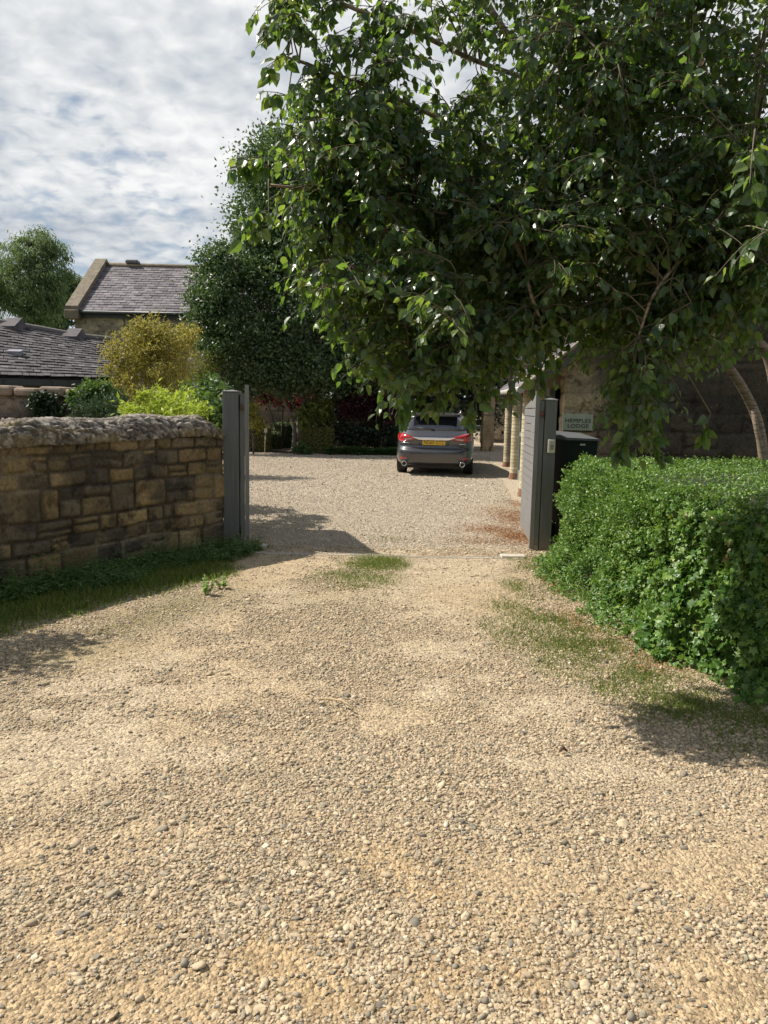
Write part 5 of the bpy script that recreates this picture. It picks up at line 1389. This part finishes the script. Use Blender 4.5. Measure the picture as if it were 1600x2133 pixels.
CROWN = [(715, 140, 5.2, .50, .5, .50), (640, 395, 5.0, .33, .45, .22), (740, 330, 5.1, .45, .5, .35), (770, 530, 5.0, .48, .5, .36), (880, 670, 4.9, .44, .45, .40), (895, 775, 4.85, .28, .35, .15), (990, 730, 4.9, .3, .35, .20), (1060, 300, 5.5, .75, .8, .75), (960, 480, 5.3, .6, .6, .5), (1100, 570, 5.2, .62, .7, .5),
         (1340, 250, 5.6, .85, .9, .85), (1380, 560, 5.4, .7, .9, .6), (1100, -120, 5.8, 1.2, .9, .8), (1500, -80, 5.8, 1.1, 1.1, 1.0), (800, -120, 5.4, .6, .5, .35), (1560, 340, 4.7, .30, .5, .34), (1520, 560, 5.0, .42, .55, .42),
         (1345, 780, 4.9, .20, .35, .28), (1325, 870, 4.75, .10, .2, .18), (1135, 680, 5.1, .32, .4, .20), (1240, 660, 5.3, .4, .45, .25), (1570, 620, 5.6, .35, .5, .25), (1900, 300, 5.6, 1.0, 1.1, 1.2), (1300, -500, 6, 1.4, 1.2, 1.0), (800, 290, 5.2, .36, .5, .28), (1230, 420, 5.2, .6, .6, .5), (600, 30, 5.1, .16, .3, .2), (1440, 690, 5.0, .22, .3, .22), (1590, 470, 6.5, .7, .8, .8), (1200, 100, 6.4, .9, .6, .8), (830, 560, 4.5, .28, .25, .28), (960, 630, 4.45, .3, .25, .25)]
wts = [1, 1.2, 1.1, 1.2, 1.25, .9, .9, 1, 1.1, 1.15, 1.15, 1.1, .45, .6, .35, 1.0, 1.0, 1, .8, 1, 1, .7, .3, .12, .9, 1, .9, 1, .9, .7, .8, .8]
ells_ = [ell(c[0], c[1], c[2] * .81, c[3] * .81, c[4] * .81, c[5] * .81) for c in CROWN]
vol = np.array([np.prod(e[1]) ** .72 for e in ells_]) * np.array(wts); vol /= vol.sum()
tw_ = MB(); LP, LA, LN, LS = [], [], [], []
def twig(p0, d, length, nl, size):
    """a drooping twig with alternate hanging leaves"""
    pts_ = [p0]; dd = d.copy(); seg = length / 5
    for k in range(5):
        dd = (dd + Vector((0, 0, -.11)) + Vector((random.gauss(0, .08), random.gauss(0, .08), random.gauss(0, .06)))).normalized(); pts_.append(pts_[-1] + dd * seg)
    tw_.tube(pts_, taper(6, .0030, .0012), 4, False)
    for k in range(nl):
        f = (k + random.uniform(.3, 1)) / nl * 5; i = min(4, int(f)); p = pts_[i].lerp(pts_[i + 1], min(1, f - i)); side = 1 if k % 2 else -1
        ax_ = (pts_[i + 1] - pts_[i]).normalized(); lat = ax_.cross(Vector((0, 0, 1))).normalized() * side if ax_.cross(Vector((0, 0, 1))).length > .05 else Vector((side, 0, 0))
        a = lat * random.uniform(.2, .8) + ax_ * random.uniform(.1, .6) + Vector((random.gauss(0, .3), random.gauss(0, .3), random.uniform(-1.2, .05)))
        a.normalize()
        stalk = random.uniform(.012, .022)
        LP.append((p + a * stalk)[:]); LA.append(a[:]); tw_.tube([p, p + a * (stalk + .004)], .0009, 3, False)
        nn = Vector((random.gauss(-.3, .75), random.gauss(-.3, .75), random.uniform(.0, 1.1))); LN.append(nn[:]); LS.append(size * random.uniform(.68, 1.18) * (.72 if k >= nl - 1 else 1))
KD = .81
NCL = 1080
for _ in range(NCL):
    w = rng.choice(len(ells_), p=vol); c, r = ells_[w]
    d = rand_dirs(1)[0]; q = Vector(np.array(c) + d * np.array(r) * rng.random() ** .42)
    a = min(nodes_, key=lambda s: (s - q).length + max(0, q.x - s.x) * .8)
    md = a.lerp(q, .55) + Vector((random.gauss(0, .06), random.gauss(0, .06), .10 * (q - a).length + .03))
    cp = curve_pts([a, md, q], 6); L_ = (q - a).length
    tw_.tube(cp, taper(len(cp), .0045 + .003 * min(1, L_), .002), 5, False)
    bd = (cp[-1] - cp[-3]).normalized()
    for k in range(7):
        f = random.uniform(.45, 1) if k else 1; i = min(len(cp) - 1, int(f * (len(cp) - 1)))
        if (cp[i] - q).length > .4: i = len(cp) - 2
        d = (bd * random.uniform(.2, 1) + Vector((random.gauss(-.15, .55), random.gauss(-.1, .55), random.gauss(.0, .35)))).normalized()
        twig(cp[i].copy(), d, random.uniform(.14, .30), random.randint(6, 9), .0535)
# single sprays standing clear of the outline
for (p0, p1) in (((560, 330, 4.75), (485, 316, 4.65)), ((560, 345, 4.75), (490, 350, 4.65)), ((600, 60, 5.1), (540, 40, 5)), ((610, 110, 5.1), (545, 135, 5)), ((600, 200, 5.1), (545, 178, 5.0)), ((560, 440, 4.8), (510, 440, 4.7)), ((560, 470, 4.8), (505, 480, 4.7)), ((720, 640, 4.8), (670, 660, 4.7)), ((700, 600, 4.8), (640, 590, 4.8)),
                 ((860, 820, 4.8), (830, 870, 4.75)), ((990, 815, 4.85), (985, 865, 4.8)), ((930, 810, 4.8), (900, 850, 4.75)), ((1330, 880, 4.75), (1285, 930, 4.7)), ((1310, 880, 4.7), (1290, 950, 4.7)), ((1340, 900, 4.75), (1390, 945, 4.7)), ((1480, 860, 4.9), (1460, 910, 4.9)), ((1140, 740, 5.1), (1110, 800, 5.0)), ((1570, 290, 3.8), (1555, 370, 3.6)), ((1600, 480, 4.2), (1510, 530, 4.1)), ((1440, 630, 4.7), (1360, 660, 4.6))):
    a, b = at(p0[0], p0[1], p0[2] * .81), at(p1[0], p1[1], p1[2] * .81); base = min(nodes_, key=lambda s: (s - a).length); cp = curve_pts([base, base.lerp(a, .5) + Vector((0, 0, .08)), a], 5); tw_.tube(cp, taper(len(cp), .005, .003), 5, False)
    for k in range(2):
        d = (b - a).normalized() + Vector((random.gauss(0, .1), random.gauss(0, .1), random.gauss(.1, .1))); twig(a.copy(), d.normalized(), (b - a).length * random.uniform(.9, 1.3), 7, .076)
tw_.build('twigs', simple_mat('twig_bark', (.10, .085, .045), .7, .3, 20, bumpk=0), tr_e)
big_leaf = island_mat('birch_leaf', [(0, (.017, .040, .017)), (.5, (.029, .064, .022)), (.85, (.055, .10, .03)), (1, (.11, .165, .048))], .34, .6, [(0, (.16, .30, .03)), (.7, (.28, .46, .05)), (1, (.44, .54, .08))], .38)
leaves('crown', np.array(LP), np.array(LA), np.array(LN), np.array(LS), OVATE, big_leaf, tr_e, smooth=False)
print('big tree leaves', len(LP))

# ------------------------------------------------------------------ the parked car
car = empty('car', (0, 0, 0), 0, 'dark grey estate car parked on the gravel with its tailgate towards the gate', 'car')
#        z,   half width, rear y, front y
ROWS = [(.24, .76, .20, 4.60), (.25, .84, .10, 4.68), (.32, .885, .035, 4.75), (.42, .910, .010, 4.80), (.54, .920, .0, 4.80), (.605, .920, .012, 4.79), (.63, .918, .055, 4.77), (.645, .916, .085, 4.75), (.70, .915, .098, 4.72), (.80, .910, .085, 4.62), (.90, .900, .055, 4.40), (.925, .895, .075, 4.2), (.98, .880, .14, 3.85),
        (1.02, .855, .20, 3.62), (1.06, .825, .245, 3.45), (1.20, .765, .385, 3.02), (1.34, .690, .53, 2.55), (1.40, .640, .56, 2.25), (1.425, .600, .46, 2.05), (1.445, .56, .50, 1.95), (1.462, .42, .75, 1.75), (1.468, .2, 1.0, 1.5)]
rz = np.array([r[0] for r in ROWS]); rw = np.array([r[1] for r in ROWS]); rr_ = np.array([r[2] for r in ROWS]); rf_ = np.array([r[3] for r in ROWS])
YM = 1.9
def rear_y(x, z, n=6.0):
    w = np.interp(z, rz, rw); r = np.interp(z, rz, rr_); s = np.clip(abs(x) / w, 0, .9999)
    return YM - (YM - r) * (1 - s ** n) ** (1 / n)
NL = 72; vs_ = []
th = np.linspace(0, 2 * np.pi, NL, endpoint=False)
for z, wd, ry, fy in ROWS:
    c, s = np.cos(th), np.sin(th); n = 6.0
    x = wd * np.sign(c) * np.abs(c) ** (2 / n)
    y = np.where(s < 0, YM - (YM - ry) * np.abs(s) ** (2 / n), YM + (fy - YM) * np.abs(s) ** (2 / 3.6))
    for a, b in zip(x, y): vs_.append((float(a), float(b), z))
fs_ = []
for i in range(len(ROWS) - 1):
    for k in range(NL): fs_.append((i * NL + k, i * NL + (k + 1) % NL, (i + 1) * NL + (k + 1) % NL, (i + 1) * NL + k))
fs_.append(tuple(range(NL))[::-1]); fs_.append(tuple((len(ROWS) - 1) * NL + k for k in range(NL)))
bd_ = MB(); bd_.add(vs_, fs_, True)
def car_paint():
    m, t, b, out, vec = mat_start('grey_metallic_paint')
    n = t.noise(vec, 900, 2, .5); r = t.ramp(n, [(.3, (.060, .062, .068)), (.7, (.085, .088, .095))])
    t.l(r.outputs[0], b.inputs['Base Color']); b.inputs['Metallic'].default_value = .55; b.inputs['Roughness'].default_value = .36
    b.inputs['Coat Weight'].default_value = 1.0; b.inputs['Coat Roughness'].default_value = .04
    return m
paint_c = car_paint()
bd_.build('body', paint_c, car)
black = simple_mat('black_trim', (.012, .012, .013), .45, .1, 20, bumpk=0)
cglass = simple_mat('car_glass', (.012, .014, .018), .03, .1, 3, bumpk=0, spec=.9, coat=1.0)
redl = simple_mat('red_lamp', (.42, .012, .016), .12, .25, 30, bumpk=0, spec=.7, coat=1.0)
clear = simple_mat('clear_lamp', (.45, .35, .34), .12, .2, 40, bumpk=0, spec=.7, coat=1.0)
chrome = simple_mat('chrome', (.75, .75, .76), .12, .04, 20, metal=1.0, bumpk=0)
def patch(name, x0, x1, zlo, zhi, off, mat, parent=car, nu=18, nv=6, thick=.012):
    """a curved panel lying on the car's tail between two height curves"""
    m = MB(); us = np.linspace(x0, x1, nu); fr, bk_ = [], []
    for x in us:
        for k in range(nv):
            z = zlo(x) + (zhi(x) - zlo(x)) * k / (nv - 1); y = float(rear_y(x, z)); fr.append((x, y - off, z)); bk_.append((x, y - off + thick + .03, z))
    q = [(i * nv + k, (i + 1) * nv + k, (i + 1) * nv + k + 1, i * nv + k + 1) for i in range(nu - 1) for k in range(nv - 1)]
    if x1 < x0: q = [f[::-1] for f in q]
    m.add(fr, q, True); N_ = len(fr); b0 = len(m.v)
    m.add(bk_, [], True)
    edge = [(i * nv, (i + 1) * nv) for i in range(nu - 1)] + [((nu - 1) * nv + k, (nu - 1) * nv + k + 1) for k in range(nv - 1)] + [((i + 1) * nv + nv - 1, i * nv + nv - 1) for i in reversed(range(nu - 1))] + [(k + 1, k) for k in reversed(range(nv - 1))]
    for a, b in edge: m.f.append((b, a, a + N_, b + N_)); m.sm.append(False)
    return m.build(name, mat, parent)
lin = lambda *p: (lambda x: float(np.interp(abs(x), [a for a, b in p], [b for a, b in p])))
patch('rear_window', -.70, .70, lin((0, 1.055), (.5, 1.045), (.70, 1.05)), lin((0, 1.36), (.52, 1.35), (.60, 1.31), (.70, 1.07)), .008, cglass, nu=30)
w_ = MB(); w_.tube([(0.0, float(rear_y(0, 1.06)) - .03, 1.055), (-.18, float(rear_y(-.2, 1.09)) - .02, 1.085), (-.42, float(rear_y(-.42, 1.1)) - .02, 1.10)], .010, 6); w_.build('rear_wiper', black, car)
for s in (-1, 1):
    lamp = patch('tail_lamp', s * .33, s * .862, lin((.33, .865), (.45, .835), (.6, .80), (.78, .785), (.862, .83)), lin((.33, .882), (.45, .905), (.6, .945), (.74, .985), (.862, .985)), .012, redl, nu=20)
    patch('reverse_light', s * .50, s * .68, lin((.5, .842), (.68, .815)), lin((.5, .862), (.68, .862)), .016, clear, lamp, nu=8, nv=4)
    patch('reflector', s * .60, s * .80, lin((.6, .395), (.8, .385)), lin((.6, .405), (.7, .425), (.8, .432)), .008, redl, nu=8, nv=4)
    e_ = MB(); Mx = Matrix.Translation((s * .665, .02, .285)) @ Matrix.Rotation(R(90), 4, 'X')
    e_.disc_lathe([(.042, -.12), (.042, .045), (.048, .058), (.058, .058), (.060, .045), (.060, -.12)], Mx, 24); ex_ = e_.build('exhaust', chrome, car)
    d_ = MB(); d_.disc_lathe([(.0, .03), (.0425, .03)], Mx, 24); d_.build('exhaust_bore', black, ex_)
    mi = MB(); mi.bevel_box((s * .99 - .10, 2.86, 1.00), (s * .99 + .10, 2.98, 1.13), .03); mi.tube([(s * .84, 2.95, 1.0), (s * .92, 2.93, 1.03)], .03, 6); mi.build('mirror', paint_c, car)
    rl = MB(); rl.tube([(s * .575, .75, 1.435), (s * .575, .85, 1.49), (s * .565, 1.4, 1.50), (s * .565, 2.0, 1.49), (s * .56, 2.1, 1.43)], .016, 8); rl.build('roof_rail', simple_mat('satin_rail', (.5, .5, .5), .3, .05, 9, metal=.8, bumpk=0), car)
    # side glass
    sg_ = MB(); gy = [(.75, 1.09, 1.30), (1.1, 1.08, 1.345), (1.9, 1.075, 1.36), (2.5, 1.07, 1.31), (3.0, 1.07, 1.16)]
    gv = []
    for y, z0, z1 in gy:
        for z in (z0, (z0 + z1) / 2, z1):
            w = float(np.interp(z, rz, rw)); r = float(np.interp(z, rz, rr_)); f = float(np.interp(z, rz, rf_)); tt = (YM - y) / (YM - r) if y < YM else 0; t2 = (y - YM) / (f - YM) if y > YM else 0
            xx = w * (1 - min(.98, abs(tt)) ** 6) ** (1 / 6) if y < YM else w * (1 - min(.98, t2) ** 3.6) ** (1 / 3.6); gv.append((s * (xx + .006), y, z))
    gf = [(i * 3 + k, (i + 1) * 3 + k, (i + 1) * 3 + k + 1, i * 3 + k + 1) for i in range(len(gy) - 1) for k in range(2)]
    sg_.add(gv, gf if s > 0 else [f[::-1] for f in gf], True); sg_.build('side_window', cglass, car)
    for yy in (.98, 3.80):
        Mw = Matrix.Translation((s * .795, yy, .325)) @ Matrix.Rotation(R(90), 4, 'Y')
        ty = MB(); ty.disc_lathe([(.215, -.112), (.30, -.112), (.318, -.098), (.325, -.07), (.326, -.03), (.320, -.024), (.326, -.018), (.326, .018), (.320, .024), (.326, .03), (.325, .07), (.318, .098), (.30, .112), (.215, .112)], Mw, 40)
        wh = ty.build('wheel', simple_mat('tyre', (.022, .022, .022), .8, .2, 30), car)
        ri = MB(); ri.disc_lathe([(.0, s * .085), (.06, s * .085), (.07, s * .06), (.18, s * .075), (.214, s * .10), (.216, -s * .1), (.0, -s * .1)], Mw, 30)
        for k in range(5):
            an = 2 * math.pi * k / 5; Ms = Mw @ Matrix.Rotation(an, 4, 'Z'); ri.box((.05, -.022, min(s * .07, s * .098)), (.205, .022, max(s * .07, s * .098)), Ms)
        ri.build('rim', simple_mat('alloy', (.35, .35, .36), .3, .1, 9, metal=.8, bumpk=0), wh)
        ar = MB(); ar.disc_lathe([(.0, s * .1281), (.365, s * .1281), (.366, s * .11), (.366, -.05)], Matrix.Translation((s * .795, yy, .335)) @ Matrix.Rotation(R(90), 4, 'Y'), 40)
    # front lamps
    hl = MB(); hl.bevel_box((s * .72 - .14, 4.33, .66), (s * .72 + .10, 4.52, .78), .03); hl.build('headlight', clear, car)
patch('chrome_strip', -.50, .50, lin((0, .812), (.33, .812), (.5, .887)), lin((0, .892), (.33, .890), (.5, .900)), .020, chrome, nu=24, nv=3, thick=.004)
patch('rear_diffuser', -.60, .60, lin((0, .243), (.6, .245)), lin((0, .30), (.45, .30), (.6, .275)), .012, black, nu=20, nv=4)
patch('shut_line', -.80, .80, lin((0, .526), (.5, .53), (.80, .60)), lin((0, .536), (.5, .54), (.80, .61)), .003, black, nu=26, nv=3, thick=.002)
patch('tailgate_recess', -.34, .34, lin((0, .690), (.34, .71)), lin((0, .810), (.34, .868)), .003, simple_mat('recess_paint', (.05, .052, .056), .4, .1, 20, bumpk=0, coat=1.0), nu=14, nv=4, thick=.002)
sp = MB(); sp.hexa([(-.56, .34, 1.412), (.56, .34, 1.412), (.56, .62, 1.425), (-.56, .62, 1.425), (-.54, .35, 1.436), (.54, .35, 1.436), (.54, .62, 1.452), (-.54, .62, 1.452)]); sp.build('spoiler', paint_c, car)
af = MB(); af.add([(-.022, .62, 1.45), (.022, .62, 1.45), (.022, .80, 1.455), (-.022, .80, 1.455), (0, .66, 1.53)], [(0, 1, 4), (1, 2, 4), (2, 3, 4), (3, 0, 4), (0, 3, 2, 1)]); af.build('aerial', black, car)
for s, w, z in ((-.67, .19, .745), (.66, .15, .735)):
    patch('badge', s - w / 2, s + w / 2, lambda x, z=z: z, lambda x, z=z: z + .020, .010, chrome, nu=6, nv=2, thick=.004)
# number plate
yp = float(rear_y(0, .76)) - .022
npl = MB().bevel_box((-.262, yp, .715), (.262, yp + .012, .828), .003).build('number_plate', simple_mat('yellow_plate', (.72, .46, .03), .4, .05, 20, bumpk=0), car)
cu = bpy.data.curves.new('plate_text', 'FONT'); cu.body = 'ND69 GTZ'; cu.size = .108; cu.align_x = 'CENTER'; cu.extrude = .0008; cu.offset = 0.0
to = bpy.data.objects.new('tmp_text', cu); C.objects.link(to); bpy.context.view_layer.update()
me = bpy.data.meshes.new_from_object(to.evaluated_get(bpy.context.evaluated_depsgraph_get())); C.objects.unlink(to); bpy.data.objects.remove(to)
wdt = max(v.co.x for v in me.vertices) - min(v.co.x for v in me.vertices)
me.transform(Matrix.Translation((0, yp - .0016, .734)) @ Matrix.Rotation(R(90), 4, 'X') @ Matrix.Diagonal((.46 / wdt, 1.02, 1, 1)))
link('plate_lettering', me, simple_mat('plate_ink', (.012, .012, .012), .5, .1, 9, bumpk=0), npl)
un = MB(); un.box((-.70, .35, .16), (.70, 4.3, .238)); un.build('underbody', black, car)
cpos = at(902, 975, 17.62)
car.location = (cpos.x, 17.62, 0.0); car.rotation_euler = (0, 0, R(-6.5))

# ------------------------------------------------------------------ done
print('objects', len(bpy.data.objects))
